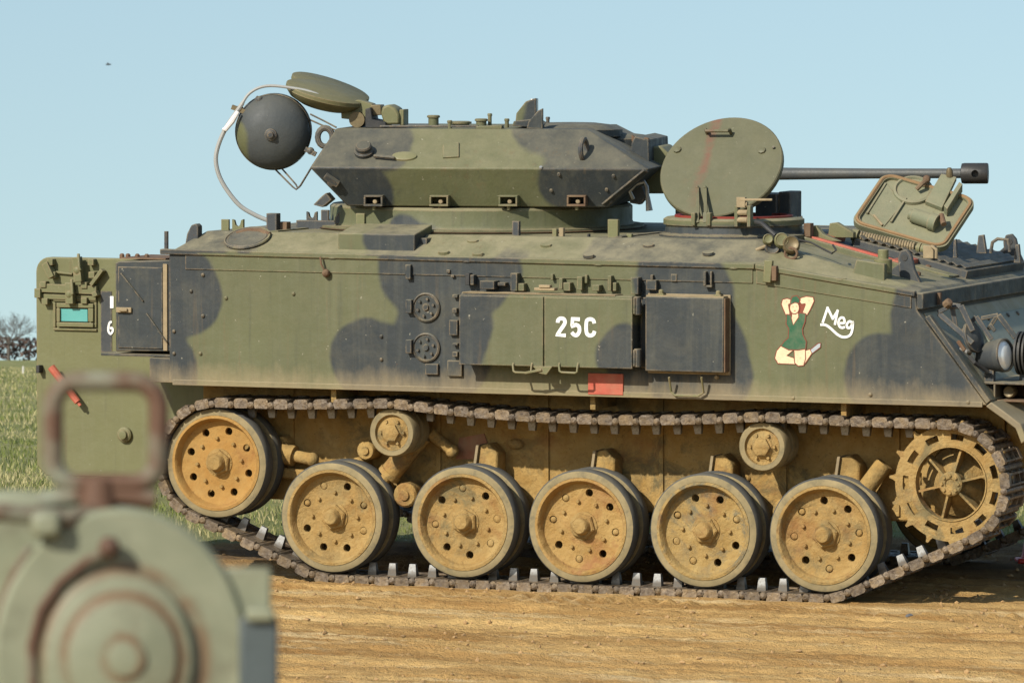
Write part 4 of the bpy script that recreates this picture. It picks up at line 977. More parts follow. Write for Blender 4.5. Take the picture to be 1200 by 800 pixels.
# ---- commander's cupola with its lid standing open
p = at(860, 268, -.52); CUX = p.x
cup = MB(); cup.lathe([(.415, ROOF - .01), (.415, ROOF + .012), (.385, ROOF + .020), (.378, ROOF + .062), (.392, ROOF + .066), (.392, ROOF + .095), (.375, ROOF + .106), (.318, ROOF + .106), (.318, ROOF - .02)], 56, Matrix.Translation((CUX, -.52, 0)))
cupo = cup.build('cupola', M_hull, veh)
b = MB(); b.lathe([(.330, ROOF + .1065), (.330, ROOF + .118), (.300, ROOF + .118), (.300, ROOF + .02)], 48, Matrix.Translation((CUX, -.52, 0)), ring=True); b.build('red_seal', simple('dark_red_paint', (.20, .02, .015), .5, obj=veh, dust=.1), cupo)
lc = at(845, 195, -.56); th = R_(40); ln = Vector((0, -math.cos(th), math.sin(th)))
LR = .352
LM = axisM(lc, ln)
b = MB(); b.lathe([(LR - .02, -.045), (LR, -.035), (LR, -.006), (LR - .006, 0), (0, .004)], 64, LM); lid = b.build('cupola_lid', M_lid, veh)
def onlid(u, v): return on(u, v, lc, ln)
hs = [onlid(829, 157), onlid(830, 160), onlid(856, 160), onlid(857, 157)]
b = MB(); b.tube([hs[0], hs[0] + ln * .04, hs[1] + ln * .05 , hs[2] + ln * .05, hs[3] + ln * .04, hs[3]], .010, 8); b.build('lid_handle', M_lid, lid)
for u, v in ((794, 176), (893, 177)):
    b = MB(); b.lathe([(.024, 0), (.022, .012), (.008, .016), (0, .016)], 8, axisM(onlid(u, v), ln)); b.build('lid_boss', M_lid, lid)
b = MB(); b.lathe([(.008, 0), (.008, .014), (0, .016)], 6, axisM(onlid(907, 174), ln)); b.build('lid_pin', M_darkp, lid)
for u in (818, 827):                                 # hinge straps
    a = onlid(u, 222); c = at(u, 262, -.90); b = MB(); b.bar(a + ln * .012, at(u, 250, -.87), .018, .012, up=ln); b.ball(a + ln * .015, .012, 8, 6); b.bar(at(u, 250, -.87), c, .02, .03, up=(0, -1, 0)); b.build('lid_strap', M_lid, lid)
for u in (813, 831):
    a = at(u, 262, -.91); b = MB(); b.box(a.x - .012, a.x + .012, -.925, -.88, ROOF + .07, a.z + .06); b.build('hinge_lug', M_hull, cupo, bevel=.004)
for u in (863, 878):                                 # latch stand with its lever
    a = at(u, 255, -.93); b = MB(); b.box(a.x - .010, a.x + .010, -.94, -.89, ROOF + .068, at(u, 241, -.93).z); b.build('latch_cheek', M_hull, cupo, bevel=.003)
a = at(870, 246, -.93)
for dz, m_ in ((.03, M_tan), (-.015, M_tan), (-.055, M_tan)):
    b = MB(); b.lathe([(.016, -.028), (.016, .028)], 10, Matrix.Translation((a.x, -.925, a.z + dz)) @ Matrix.Rotation(math.pi / 2, 4, 'Y')); b.build('latch_roller', m_, cupo)
b = MB(); b.bar(at(868, 234, -.94), at(905, 234, -.94), .012, .012); b.bar(at(869, 231, -.93), at(869, 243, -.93), .03, .05, up=(1, 0, 0)); b.build('latch_lever', M_tan, cupo, bevel=.002)
# sight block behind the lid
a = at(885, 227, -.25); c = at(920, 256, -.25); b = MB(); b.box(a.x, c.x - .05, -.25, .0, ROOF + .05, a.z); b.box(c.x - .05, c.x + .02, -.22, -.02, ROOF + .05, a.z + .012); b.build('periscope_block', M_darkp, cupo, bevel=.006)
a = at(796, 256, -.25); b = MB(); b.lathe([(.022, 0), (.022, .05), (.016, .06), (0, .062)], 12, Matrix.Translation((a.x, -.25, ROOF + .09))); b.build('rubber_buffer', M_blk, cupo)
for u in (935, 939.5):
    a = at(u, 260, -.4); b = MB(); b.tube([a, at(u, 253, -.4)], .005, 6); b.build('roof_pin', M_darkp, hull)
# flex lamp with its cable lying on the sloping plate
a = at(886, 260, -.95); pl = [a, at(893, 262, -1.0), at(901, 269, -1.02), at(909, 276, -1.04)]
b = MB(); b.tube(pl, .013, 8); b.build('lamp_cable', M_blk, hull)
for i, (u, v, r, m_) in enumerate(((905, 291, .045, M_darkp), (927, 287, .050, M_brass), (916, 282, .042, M_olive), (900, 281, .03, M_olive))):
    p = at(u, v, -1.06 - .01 * i); b = MB(); b.lathe([(r * .6, -.04), (r, -.02), (r, .02), (r * .8, .035), (r * .7, .03), (0, .022)], 14, axisM(p, (.4, -1, .25))); b.build('work_lamp', m_, hull)
b = MB(); b.tube([at(886, 293, -1.1), at(896, 289, -1.09), at(903, 287, -1.08)], .010, 8); b.build('lamp_spike', M_tan, hull)
b = MB(); p = at(927, 297, -1.10); b.tube([p + Vector((.035 * math.cos(q), 0, .030 * math.sin(q))) for q in [k * .45 for k in range(14)]], .008, 6, True); b.build('lamp_ring', M_rust, hull)
b = MB(); b.tube([at(935, 281, -1.05), at(950, 284, -1.04), at(965, 292, -1.06), at(975, 297, -1.08), at(980, 293, -1.06), at(976, 287, -1.0)], .006, 6); b.build('lamp_wire', M_blk, hull)

# ---- front deck: driver's hatch, lifting eyes, grilles
DN = Vector((.245, 0, .97)).normalized(); DP = Vector((.93, 0, ROOF))
def dk(u, v, h=0.0): return on(u, v, DP + DN * h, DN)
DX = Vector((.97, 0, -.245)).normalized()
def plate(nm, corners, th, mat, par, bev=.003):       # corners on the deck, extruded upward
    b = MB(); n = len(corners); vs = [Vector(c) - DN * .002 for c in corners] + [Vector(c) + DN * th for c in corners]
    b.add(vs, [tuple(range(n)), tuple(range(2 * n - 1, n - 1, -1))] + [(i, i + n, (i + 1) % n + n, (i + 1) % n) for i in range(n)]); return b.build(nm, mat, par, bevel=bev)
e0 = dk(945, 284); e1 = dk(1086, 309); yo0 = e0.y; W_ = .50
xa, xb = e0.x, e1.x
def dpt(x, y, h=0): return Vector((x, y, DP.z - (x - DP.x) * .245 / .97)) + DN * h
def dplate(nm, x0, x1, y0, y1, th, mat, par=hull, bev=.003, h0=0): return plate(nm, [dpt(x0, y0, h0), dpt(x1, y0, h0), dpt(x1, y1, h0), dpt(x0, y1, h0)], th, mat, par, bev)
hatch_rim = dplate('hatch_rim', xa - .02, xb + .03, yo0 - .035, yo0 - .002, .030, M_hull, veh)
dplate('red_rim', xa, xb, yo0, yo0 + .05, .040, M_red, hatch_rim); dplate('red_rim', xa, xa + .06, yo0 + .052, yo0 + W_, .035, M_red, hatch_rim); dplate('red_rim', xb - .06, xb, yo0 + .052, yo0 + W_, .035, M_red, hatch_rim)
dplate('painted_opening_shade', xa + .062, xb - .062, yo0 + .052, yo0 + W_, .004, M_blk, hatch_rim)  # black sheet on the deck, painted shade of the open hatch
yh = yo0 + W_
BL = at(996, 262, yh); BR = at(1106, 294, yh); TL = at(1036, 203, yh + .36); TR = at(1144, 216, yh + .36)
ex = BR - BL; ey = TL - BL; hn = ex.cross(ey).normalized()
if hn.y > 0: hn = -hn
def lp_(s, t_, h=0): return BL + ex * s + ey * t_ + hn * h
def rrect(s0, s1, t0, t1, r):
    o = []
    for cs, ct, a0 in ((s1 - r, t0 + r, -90), (s1 - r, t1 - r, 0), (s0 + r, t1 - r, 90), (s0 + r, t0 + r, 180)):
        o += [(cs + r * math.cos(R_(a0 + 18 * k)), ct + r * math.sin(R_(a0 + 18 * k))) for k in range(6)]
    return o
b = MB(); rs_ = rrect(0, 1, 0, 1, .13); n = len(rs_); ri = rrect(.055, .945, .055, .945, .10)
vs = [lp_(s, t_, -.03) for s, t_ in rs_] + [lp_(s, t_, .008) for s, t_ in rs_] + [lp_(s, t_, .012) for s, t_ in ri] + [lp_(s, t_, -.006) for s, t_ in ri]
fs = [tuple(range(n - 1, -1, -1)), tuple(range(3 * n, 4 * n))] + [(k * n + i, k * n + (i + 1) % n, (k + 1) * n + (i + 1) % n, (k + 1) * n + i) for k in range(3) for i in range(n)]
b.add(vs, fs); dl = b.build('driver_hatch_lid', M_inner, veh)
b = MB(); b.tube([lp_(s, t_, .012) for s, t_ in rrect(.03, .97, .03, .97, .115)], .010, 6, True); b.build('lid_seal', simple('rusty_seal', (.23, .14, .065), .8, var=.3, obj=veh), dl)
def lidon(u, v, h=0): return on(u, v, BL + hn * h, hn)
b = MB(); cc = lidon(1070, 224, -.004); rx = lidon(1089, 229, -.004) - cc; ring_ = []
M2 = axisM(cc, hn); b.lathe([(.115, 0), (.112, .016), (.098, .020), (.09, .008), (0, .004)], 30, M2); b.build('lid_dish', M_inner, dl)
def lidbox(nm, cs, th, mat, h0=-.005, bev=.003):
    b = MB(); n = len(cs); q0 = [lidon(u, v, h0) for u, v in cs]; b.add(q0 + [q + hn * th for q in q0], [tuple(range(n)), tuple(range(2 * n - 1, n - 1, -1))] + [(i, i + n, (i + 1) % n + n, (i + 1) % n) for i in range(n)]); return b.build(nm, mat, dl, bevel=bev)
lidbox('periscope_tray', [(1084, 240), (1103, 208), (1121, 212), (1104, 248)], .03, M_inner); lidbox('periscope_rail', [(1106, 250), (1124, 222), (1128, 225), (1110, 254)], .06, M_inner)
lidbox('inner_pad', [(1018, 250), (1038, 214), (1058, 240), (1036, 266)], .006, M_inner)
for k, (ua, va, ub, vb) in enumerate(((1024, 252, 1034, 264), (1016, 250, 1038, 215), (1044, 260, 1062, 232))):
    b = MB(); b.bar(lidon(ua, va, .004), lidon(ub, vb, .004), .012, .012, up=hn); b.build('inner_rib', M_tan if k == 0 else M_inner, dl, bevel=.002)
a = lidon(1066, 251, .03); c = lidon(1098, 262, .03); b = MB(); d = c - a; b.tube([a, a + d * .12], .030, 14); b.tube([a + d * .12, a + d * .75], .042, 16); b.tube([a + d * .75, a + d], .050, 16); b.build('periscope_motor', M_inner, dl)
b = MB(); b.tube([lidon(1103, 252, .05), lidon(1106, 263, .05)], .016, 10); b.build('motor_cap', M_rust, dl)
b = MB(); b.tube([lidon(1074, 222, .03), lidon(1080, 216, .05), lidon(1087, 211, .04)], .014, 8); b.ball(lidon(1086, 210, .045), .024, 8, 6); b.build('lid_knob', M_rust, dl)
b = MB(); b.lathe([(.02, 0), (.02, .03), (.012, .05), (0, .052)], 10, axisM(lidon(1113, 207, .02), (0, -.2, 1))); b.build('lid_catch', M_brass, dl)
# torsion spring along the hinge
a = at(1009, 277, yh - .03); c = at(1073, 290, yh - .03); d = c - a; L_ = d.length; d.normalize(); s1 = d.orthogonal().normalized(); s2 = d.cross(s1); N = 21
b = MB(); b.tube([a + d * (L_ * k / (N * 8)) + (s1 * math.cos(2 * math.pi * k / 8) + s2 * math.sin(2 * math.pi * k / 8)) * .024 for k in range(N * 8 + 1)], .0062, 5); b.build('hinge_spring', M_tan, dl)
b = MB(); b.tube([a - d * .04, c + d * .09], .013, 10); b.tube([a - d * .05, a - d * .015], .034, 12); b.tube([c + d * .01, c + d * .03], .030, 12); b.tube([c + d * .035, c + d * .075], .028, 12); b.build('hinge_pin', M_olive, dl)
for q in (a - d * .03, c + d * .055):
    b = MB(); b.box(q.x - .02, q.x + .02, q.y - .02, q.y + .04, q.z - .09, q.z); b.build('hinge_bracket', M_hull, dl, bevel=.004)
# catches behind the opening
a = at(960, 272, -.45); b = MB(); b.prism([(a.x - .08, a.z - .05), (a.x - .06, a.z + .03), (a.x - .02, a.z + .035), (a.x + .02, a.z - .01), (a.x + .12, a.z - .05)], -.45, -.40); b.build('hatch_stop', M_olive, hull, bevel=.004)
a = at(980, 268, -.2); b = MB(); b.prism([(a.x - .05, a.z - .05), (a.x - .04, a.z + .03), (a.x + .0, a.z + .035), (a.x + .10, a.z - .02), (a.x + .10, a.z - .05)], -.2, -.15); b.build('hatch_stop', M_olive, hull, bevel=.004)
a = at(947, 270, -.5); b = MB(); b.box(a.x - .02, a.x + .02, -.52, -.46, ROOF, a.z + .04); b.build('cupola_stop', M_rust, hull, bevel=.003)
# block and lifting eyes
p = dk(1024, 323); b = MB(); b.prism([(p.x - .13, p.z - .02), (p.x - .10, p.z + .085), (p.x + .06, p.z + .065), (p.x + .06, p.z - .06)], p.y, p.y + .14); b.build('deck_block', M_hull, hull, bevel=.005)
q = at(1035, 304, p.y + .08); b = MB(); b.lathe([(.05, -.05), (.05, .02), (.03, .024), (.03, .07), (.024, .075), (0, .075)], 12, Matrix.Translation(q - Vector((0, 0, .02)))); b.build('deck_stud', M_olive, hull)
def eye(u, v):
    p = dk(u, v); b = MB()
    b.prism([(p.x - .03, p.z - .03), (p.x - .045, p.z + .11), (p.x - .03, p.z + .150), (p.x + .005, p.z + .158), (p.x + .03, p.z + .13), (p.x + .05, p.z + .05), (p.x + .10, p.z - .05)], p.y, p.y + .035); o = b.build('lifting_eye', M_darkp, hull, bevel=.006)
    b = MB(); b.lathe([(.018, 0), (.018, .003), (0, .003)], 14, axisM((p.x - .006, p.y - .0006, p.z + .112), NEAR)); b.build('painted_eye_hole', M_blk, hull)  # black disc on the plate stands in for the dark of the hole
    b = MB(); b.prism([(p.x - .13, p.z + .0), (p.x - .03, p.z + .09), (p.x - .03, p.z - .02)], p.y + .005, p.y + .03); b.build('eye_gusset', M_darkp, hull, bevel=.003)
eye(1061, 326); eye(1184, 306)
# deck panels
c0 = dk(1092, 306); c1 = dk(1150, 321)
p = dk(1120, 316); dplate('deck_panel', p.x - .17, p.x + .10, p.y - .40, p.y + .42, .010, M_hull)
for u, v in ((1088, 312), (1108, 312), (1125, 306), (1143, 306), (1128, 314), (1076, 320), (1165, 300), (1172, 297)):
    q = dk(u, v, .011); b = MB(); b.lathe([(.018, -.01), (.016, .006), (0, .010)], 8, axisM(q, DN)); b.build('panel_bolt', M_rust if u < 1110 else M_darkp, hull)
p = dk(1168, 301); b = MB(); b.lathe([(.055, 0), (.055, .02), (.03, .03), (0, .03)], 12, axisM(p, DN)); b.build('filler_cap', M_darkp, hull)
# air grille with slats, far half of the deck
g0 = dpt(1.05, .12); grl = dplate('grille_frame', 1.20, 1.86, -.14, .98, .045, M_darkp)
for k in range(13):
    x = 1.235 + k * .049; b = MB(); M3 = Matrix.Rotation(R_(35), 4, 'Y')
    b.box(-.018, .018, -.12, .96, -.003, .003, Matrix.Translation(dpt(x, 0, .062)) @ M3); b.build('grille_slat', M_darkp, grl)
for k, (u, v_, w) in enumerate(((1119, 281, .012), (1150, 276, .03), (1192, 287, .02))):
    a = at(u, v_, .0); b = MB(); b.prism([(a.x - w, a.z - .10), (a.x - w * .6, a.z), (a.x + w * .4, a.z + .005), (a.x + w, a.z - .10)], 0, .03); b.build('deck_cleat', M_darkp, hull, bevel=.003)
a = at(1163, 284, -.05); b = MB(); b.tube([a + Vector((-.01, 0, -.06)), a + Vector((0, 0, 0)), a + Vector((.03, 0, .02)), a + Vector((.09, 0, .015)), a + Vector((.1, 0, -.05))], .010, 8); b.build('grab_loop', M_darkp, hull)
b = MB(); a = at(1089, 292, -.5); b.box(a.x - .03, a.x + .03, -.52, -.46, a.z - .05, a.z + .02); b.tube([a + Vector((.02, -.03, .02)), a + Vector((.05, -.03, 0)), a + Vector((.05, -.03, -.05))], .010, 6); b.build('hatch_catch', M_tan, hull, bevel=.003)

# ---- glacis: headlamp cluster, guards and brackets
GN = Vector((.788, 0, .616)); GP = Vector((1.94, 0, 1.598))
def gl(u, v, h=0.0): return on(u, v, GP + GN * h, GN)
def gpt(y, d, h=0): return Vector((1.94, y, 1.598)) + Vector((.616, 0, -.788)) * d + GN * h
# access plates on the slope
def gplate(nm, y0, y1, d0, d1, h, mat, par=hull):
    b = MB(); q = [gpt(y0, d0, -.002), gpt(y1, d0, -.002), gpt(y1, d1, -.002), gpt(y0, d1, -.002)]; b.add(q + [p + GN * h for p in q], [(0, 1, 2, 3), (7, 6, 5, 4), (0, 4, 5, 1), (1, 5, 6, 2), (2, 6, 7, 3), (3, 7, 4, 0)]); return b.build(nm, mat, par, bevel=.004)
M_glac = paint('glacis_paint', veh, None, base=(.27, .25, .165), dust=1.2)
gplate('glacis_skin', -1.20, 1.20, .012, .60, .006, M_glac)
ap = gplate('glacis_access_plate', -.52, .55, .10, .42, .022, simple('grey_green_plate', (.20, .225, .175), .6, var=.2, obj=veh, dust=.3))
for k in range(6):
    q = gpt(-.48 + k * .19, .125, .021); b = MB(); b.lathe([(.014, 0), (.012, .008), (0, .010)], 8, axisM(q, GN)); b.build('plate_bolt', M_darkp, hull)
# shelf carrying the lamps
sh = at(1140, 447, -1.06)
b = MB(); b.box(sh.x - .10, sh.x + .34, -1.06, -.30, sh.z - .012, sh.z); lampshelf = b.build('lamp_shelf', M_hull, veh, bevel=.003)
b = MB(); b.box(sh.x - .02, sh.x + .30, -1.055, -.30, sh.z - .105, sh.z - .095); b.build('shelf_floor', M_rust, lampshelf, bevel=.003)
for x in (sh.x + .115, sh.x + .30):
    b = MB(); b.box(x, x + .010, -1.057, -.30, sh.z - .094, sh.z - .013); b.build('shelf_divider', M_hull, lampshelf, bevel=.002)
b = MB(); b.box(sh.x + .125, sh.x + .298, -.80, -.78, sh.z - .094, sh.z - .013); b.build('rusty_panel', M_rust, lampshelf)
b = MB(); b.box(sh.x + .015, sh.x + .10, -1.02, -.90, sh.z - .09, sh.z - .02); b.build('junction_box', M_darkp, lampshelf, bevel=.008)
b = MB(); b.lathe([(.035, 0), (.035, .05), (.028, .06), (.02, .055), (0, .05)], 16, axisM((sh.x + .18, -.93, sh.z - .055), NEAR)); b.build('side_lamp', M_brass, lampshelf)
def headlamp(u, v, y, r, lens, nm):
    p = at(u, v, y); M = axisM(p, (.96, -.26, .10)); b = MB()
    b.lathe([(0, -.175), (r * .35, -.170), (r * .65, -.145), (r * .90, -.09), (r, -.03), (r * 1.04, -.02), (r * 1.04, .008), (r * .95, .012), (r * .93, -.006), (0, -.03)], 32, M); o = b.build(nm, M_darkp, lampshelf)
    b = MB(); b.lathe([(r * .925, -.003), (r * .7, .010), (r * .35, .017), (0, .019)], 28, M); b.build('lamp_lens', lens, lampshelf)
    b = MB(); b.bar(p + Vector((-.08, 0, -r * .9)), (p.x - .08, y, sh.z - .004), .04, .05, up=(1, 0, 0)); b.build('lamp_stalk', M_darkp, lampshelf)
    return o
M_lens = simple('headlamp_glass', (.86, .88, .84), .16, .25, var=.08, scale=30, obj=veh, bump=.1, spec=.8)  # near-white colour stands in for sky reflected in the glass
headlamp(1177, 416, -1.0, .088, M_lens, 'headlamp')
hl2 = headlamp(1218, 414, -.86, .105, M_lens, 'blackout_lamp')
p2 = at(1218, 414, -.86)
for k in range(5):
    b = MB(); M = axisM(p2 + Vector((-.02 - k * .022, 0, 0)), (1, 0, 0)); b.lathe([(.095, -.006), (.118, -.005), (.118, .005), (.095, .006)], 28, M, ring=True); b.build('cooling_rib', M_blk, lampshelf)
# horn disc and its bracket behind the lamp
p = at(1141, 395, -1.05); b = MB(); b.lathe([(.0, -.03), (.05, -.028), (.085, -.012), (.085, .006), (.06, .012), (.03, .03), (0, .03)], 28, axisM(p, (.9, -.25, .3))); b.build('horn', M_darkp, lampshelf)
for (ua, va, ub, vb) in ((1123, 400, 1137, 414), (1126, 408, 1140, 410), (1130, 393, 1138, 400)):
    b = MB(); b.tube([at(ua, va, -1.08), at((ua + ub) / 2, (va + vb) / 2 + 3, -1.1), at(ub, vb, -1.06)], .012, 7); b.build('horn_fitting', M_steel if va > 405 else M_rust, lampshelf)
b = MB(); b.tube([at(1136, 418, -1.1), at(1142, 425, -1.12), at(1150, 430, -1.08), at(1158, 436, -1.05)], .012, 7); b.build('lamp_wiring', M_blk, lampshelf)
# stays of the lamp guard
for (ua, va, ub, vb, y, w) in ((1099, 366, 1115, 358, -1.12, .022), (1100, 367, 1140, 402, -1.12, .03), (1115, 358, 1126, 359, -1.10, .03), (1126, 358, 1140, 388, -1.10, .032), (1116, 360, 1120, 384, -1.10, .026), (1144, 371, 1128, 388, -1.0, .024), (1144, 371, 1162, 398, -1.0, .026), (1150, 373, 1170, 369, -.92, .022), (1170, 369, 1190, 396, -.92, .030), (1160, 380, 1166, 388, -.93, .020), (1168, 371, 1158, 386, -.92, .022)):
    b = MB(); b.bar(at(ua, va, y), at(ub, vb, y), w, .012, up=(.3, -1, .2)); b.build('guard_stay', M_darkp if y < -.95 else M_hull, lampshelf, bevel=.003)
p = at(1111, 355, -1.16); b = MB(); b.lathe([(.024, -.02), (.024, .012), (.014, .02), (0, .02)], 8, axisM(p, (.7, -.4, .5))); b.build('guard_bolt', M_rust, hull)
p = at(1101, 346, -1.255); b = MB(); b.box(1.967, 1.985, p.y + .24, p.y + .27, 1.625, 1.69); b.build('beam_stiffener', M_rust, hull)

# ---- turret (its own frame, swung a little away from the camera)
YC, YBt, YT = -.86, -.755, -.60
cr0 = tat(363, 197, YC); cr1 = tat(760, 198, YC); bt0 = tat(407, 243, YBt); bt1 = tat(712, 242, YBt); tp0 = tat(394, 150, YT); tp1 = tat(688, 152, YT)
zc = (cr0.z + cr1.z) / 2; zb = (bt0.z + bt1.z) / 2; ztp = (tp0.z + tp1.z) / 2
TCAMO_px = [((380, 150), (392, 230), 62), ((430, 160), (452, 170), 30), ((400, 215), (432, 228), 32), ((720, 160), (745, 200), 52), ((625, 145), (720, 175), 34), ((668, 215), (740, 225), 36)]
turret_o = bpy.data.objects.new('turret', bpy.data.meshes.new('turret')); COL.objects.link(turret_o); turret_o.parent = veh
turret_o.matrix_basis = Matrix.Translation((TX, 0, 0)) @ Matrix.Rotation(R_(12.5), 4, 'Z')
M_tur = paint('turret_camouflage_paint', turret_o, cp(TCAMO_px, -.75, TI), dust=0.55, low=None)
b = MB()
def rectring(x0, x1, y, z): return [(x0, -y, z), (x1, -y, z), (x1, y, z), (x0, y, z)]
vs = rectring(bt0.x, bt1.x, -YBt, zb) + rectring(cr0.x, cr1.x, -YC, zc) + rectring(tp0.x, tp1.x, -YT, ztp)
b.add(vs, [(0, 3, 2, 1), (8, 9, 10, 11)] + [(k * 4 + i, k * 4 + (i + 1) % 4, (k + 1) * 4 + (i + 1) % 4, (k + 1) * 4 + i) for k in (0, 1) for i in range(4)])
turret_o.data = b.mesh('turret', M_tur); bv = turret_o.modifiers.new('bevel', 'BEVEL'); bv.width = .008; bv.segments = 2; bv.limit_method = 'ANGLE'
turret = turret_o
NU = Vector((0, -(ztp - zc), (YT - YC))); NU = Vector((0, -(ztp - zc), abs(YT - YC))).normalized(); PU = Vector((0, YC, zc))
NLw = Vector((0, -(zc - zb), -abs(YBt - YC))).normalized()
def tu(u, v, h=0): return on(u, v, PU + NU * h, NU, TI)
def tl(u, v, h=0): return on(u, v, PU + NLw * h, NLw, TI)
def tprism(nm, pxl, y0, y1, mat, bev=.004, par=None):
    pts = [(lambda q: (q.x, q.z))(tat(u, v, y0)) for u, v in pxl]; b = MB(); b.prism(pts, y0, y1); return b.build(nm, mat, par or turret, bevel=bev)
# fittings on the upper side plate
p = tu(427, 179); b = MB(); b.lathe([(.056, -.01), (.056, .02), (.046, .028), (.046, .05), (.040, .058), (0, .060)], 20, axisM(p, NU)); b.build('round_cap', M_tur, turret)
b = MB(); b.bar(tu(438, 183, .02), tu(462, 185, .02), .016, .012, up=NU); b.build('cap_arm', M_darkp, turret)
b = MB(); b.lathe([(.075, -.005), (.070, .02), (.05, .03), (0, .032)], 18, axisM(tu(474, 184), NU) @ Matrix.Diagonal((.35, 1.0, 1, 1)) if False else axisM(tu(474, 184), NU)); o = b.build('oval_guard', M_olive, turret)
q = tu(474, 184); o.matrix_basis = Matrix.Translation(q) @ Matrix.Diagonal((1, .5, .5, 1)) @ Matrix.Translation(-q)
a = [tu(519, 169), tu(538, 168), tu(538, 185), tu(519, 186)]; b = MB(); b.add([q - NU * .002 for q in a] + [q + NU * .010 for q in a], [(0, 1, 2, 3), (7, 6, 5, 4), (0, 4, 5, 1), (1, 5, 6, 2), (2, 6, 7, 3), (3, 7, 4, 0)]); b.build('square_plate', M_tur, turret, bevel=.003)
def eyering(c, ax, R0, r0, mat, nm='lifting_ring'):
    M = axisM(c, ax); b = MB(); b.tube([M @ Vector((R0 * math.cos(k * .3927), R0 * 1.25 * math.sin(k * .3927), 0)) for k in range(16)], r0, 8, True); return b.build(nm, mat, turret)
eyering(tu(684, 175, .03), (1, -.25, 0), .046, .015, M_darkp)
eyering(tat(381, 161, -.55), (0.1, -1, 0), .042, .018, M_darkp)
for u, v in ((634, 197), (655, 204), (646, 223), (719, 206), (711, 222), (738, 214), (716, 236)):
    b = MB(); b.lathe([(.011, -.002), (.009, .010), (0, .012)], 8, axisM(tl(u, v) if v > 199 else tu(u, v), NLw if v > 199 else NU)); b.build('turret_rivet', M_steel if v == 197 else M_darkp, turret)
# hooded brackets along the lower edge
for u in (437, 514, 595, 675):
    y = -.86; a = tat(u - 11, 229, y); c = tat(u + 11, 242, y); x0_, x1_, z0_, z1_ = a.x, c.x, c.z, a.z
    b = MB()
    b.box(x0_, x1_, y, YBt + .02, z0_, z0_ + .012); b.box(x0_, x1_, y + .01, YBt + .02, z1_ - .010, z1_)
    b.box(x0_, x0_ + .010, y + .004, YBt + .02, z0_ + .0125, z1_ - .0105); b.box(x1_ - .010, x1_, y + .004, YBt + .02, z0_ + .0125, z1_ - .0105)
    b.build('lower_bracket', M_tur if u != 675 else M_rust, turret, bevel=.002)
    b = MB(); b.lathe([(.016, -.03), (.012, .0), (0, .004)], 8, axisM((x0_ * .45 + x1_ * .55, y + .03, z0_ + .026), NEAR)); b.build('bracket_bolt', M_tan, turret)
    b = MB(); b.lathe([(.010, 0), (.010, .02), (0, .022)], 6, axisM((x0_ * .5 + x1_ * .5, y + .03, z0_), (0, 0, -1))); b.build('bracket_nut', M_olive, turret)
# front corner plate edges and tow hook
b = MB(); a = tat(708, 240, -.765); c = tat(757, 200, -.86); b.bar(a, c, .05, .012, up=(1, -.6, -.6)); b.build('front_corner_strip', M_tur, turret, bevel=.003)
b = MB(); b.tube([tat(742, 233, -.55), tat(738, 224, -.57), tat(745, 216, -.58), tat(755, 213, -.58), tat(758, 219, -.58), tat(759, 232, -.58)], .011, 8); b.tube([tat(759, 230, -.58), tat(761, 247, -.58)], [.012, .02], 8); b.build('hook', M_steel, turret)
tprism('hook_block', [(738, 238), (738, 224), (752, 218), (757, 232), (750, 240)], -.5, -.4, M_darkp)
# mantlet and gun
tprism('mantlet_block', [(738, 196), (740, 168), (744, 160), (760, 164), (761, 196)], -.42, .42, M_tur)
tprism('mantlet_lug', [(740, 166), (740, 158), (747, 163), (748, 167)], -.40, -.36, M_rust); tprism('mantlet_lug', [(753, 166), (755, 161), (760, 162), (761, 167)], -.40, -.36, M_rust)
tprism('gun_mantlet', [(755, 172), (774, 171), (790, 185), (792, 215), (785, 227), (757, 227)], -.22, .22, M_olive, .012)
g0 = tat(780, 204, 0); g1 = tat(1130, 203.3, 0); g2 = tat(1158, 203.2, 0); gd = (g2 - g0).normalized(); gM = axisM(g0, gd); GL = (g1 - g0).length; GL2 = (g2 - g0).length
b = MB(); b.lathe([(.075, 0), (.075, .18), (.050, .26), (.040, .30), (.0335, .80), (.029, 1.2), (.0275, GL)], 24, gM); gun = b.build('gun_barrel', M_gun, turret)
mb = MB(); mb.lathe([(.030, GL - .02), (.056, GL - .014), (.059, GL), (.059, GL2 - .006), (.055, GL2), (.022, GL2), (.020, GL2 - .05), (0, GL2 - .05)], 28, gM)
cut = MB(); mid_ = g0 + gd * ((GL + GL2) / 2 - .003); cut.lathe([(.021, .012), (.021, .2)], 14, axisM(mid_, NEAR)); cut_me = cut.mesh('c', M_gun)
mzm = boolean_holes(mb.mesh('muzzle_brake', M_gun), cut_me, simple('blackened_steel', (.030, .031, .032), .5, .2, var=.3, obj=veh, dust=.08)); mz = bpy.data.objects.new('muzzle_brake', mzm); COL.objects.link(mz); mz.parent = turret
# roof: sight hood, knobs, low domes
tprism('sight_hood_plate', [(617, 151), (619, 143), (630, 130), (636, 127), (636, 152)], -.50, -.47, M_tur); tprism('sight_hood_plate', [(604, 142), (605, 133), (616, 119), (628, 115), (628, 145)], -.15, -.12, M_tur)
tprism('sight_head', [(600, 148), (602, 142), (622, 140), (634, 146), (634, 150)], -.46, -.16, M_tur)
tprism('sight_edge', [(621, 116), (629, 115.5), (629, 135), (622, 140)], -.12, -.06, M_steel)
for u, v0, v1, r, y in ((508, 135, 146, .030, -.3), (564, 139, 148, .030, -.45), (574, 133, 144, .011, -.4), (527, 141, 147, .012, -.55), (642, 137, 146, .010, -.2), (594, 139, 146, .012, -.3), (540, 142, 147, .05, -.2)):
    a = tat(u, v0, y); b = MB(); b.lathe([(r, ztp - .01 - a.z), (r, -.016), (r * 1.25, -.014), (r * 1.25, -.004), (r, 0), (0, 0)], 14, Matrix.Translation(a)); b.build('roof_knob', M_tur, turret)
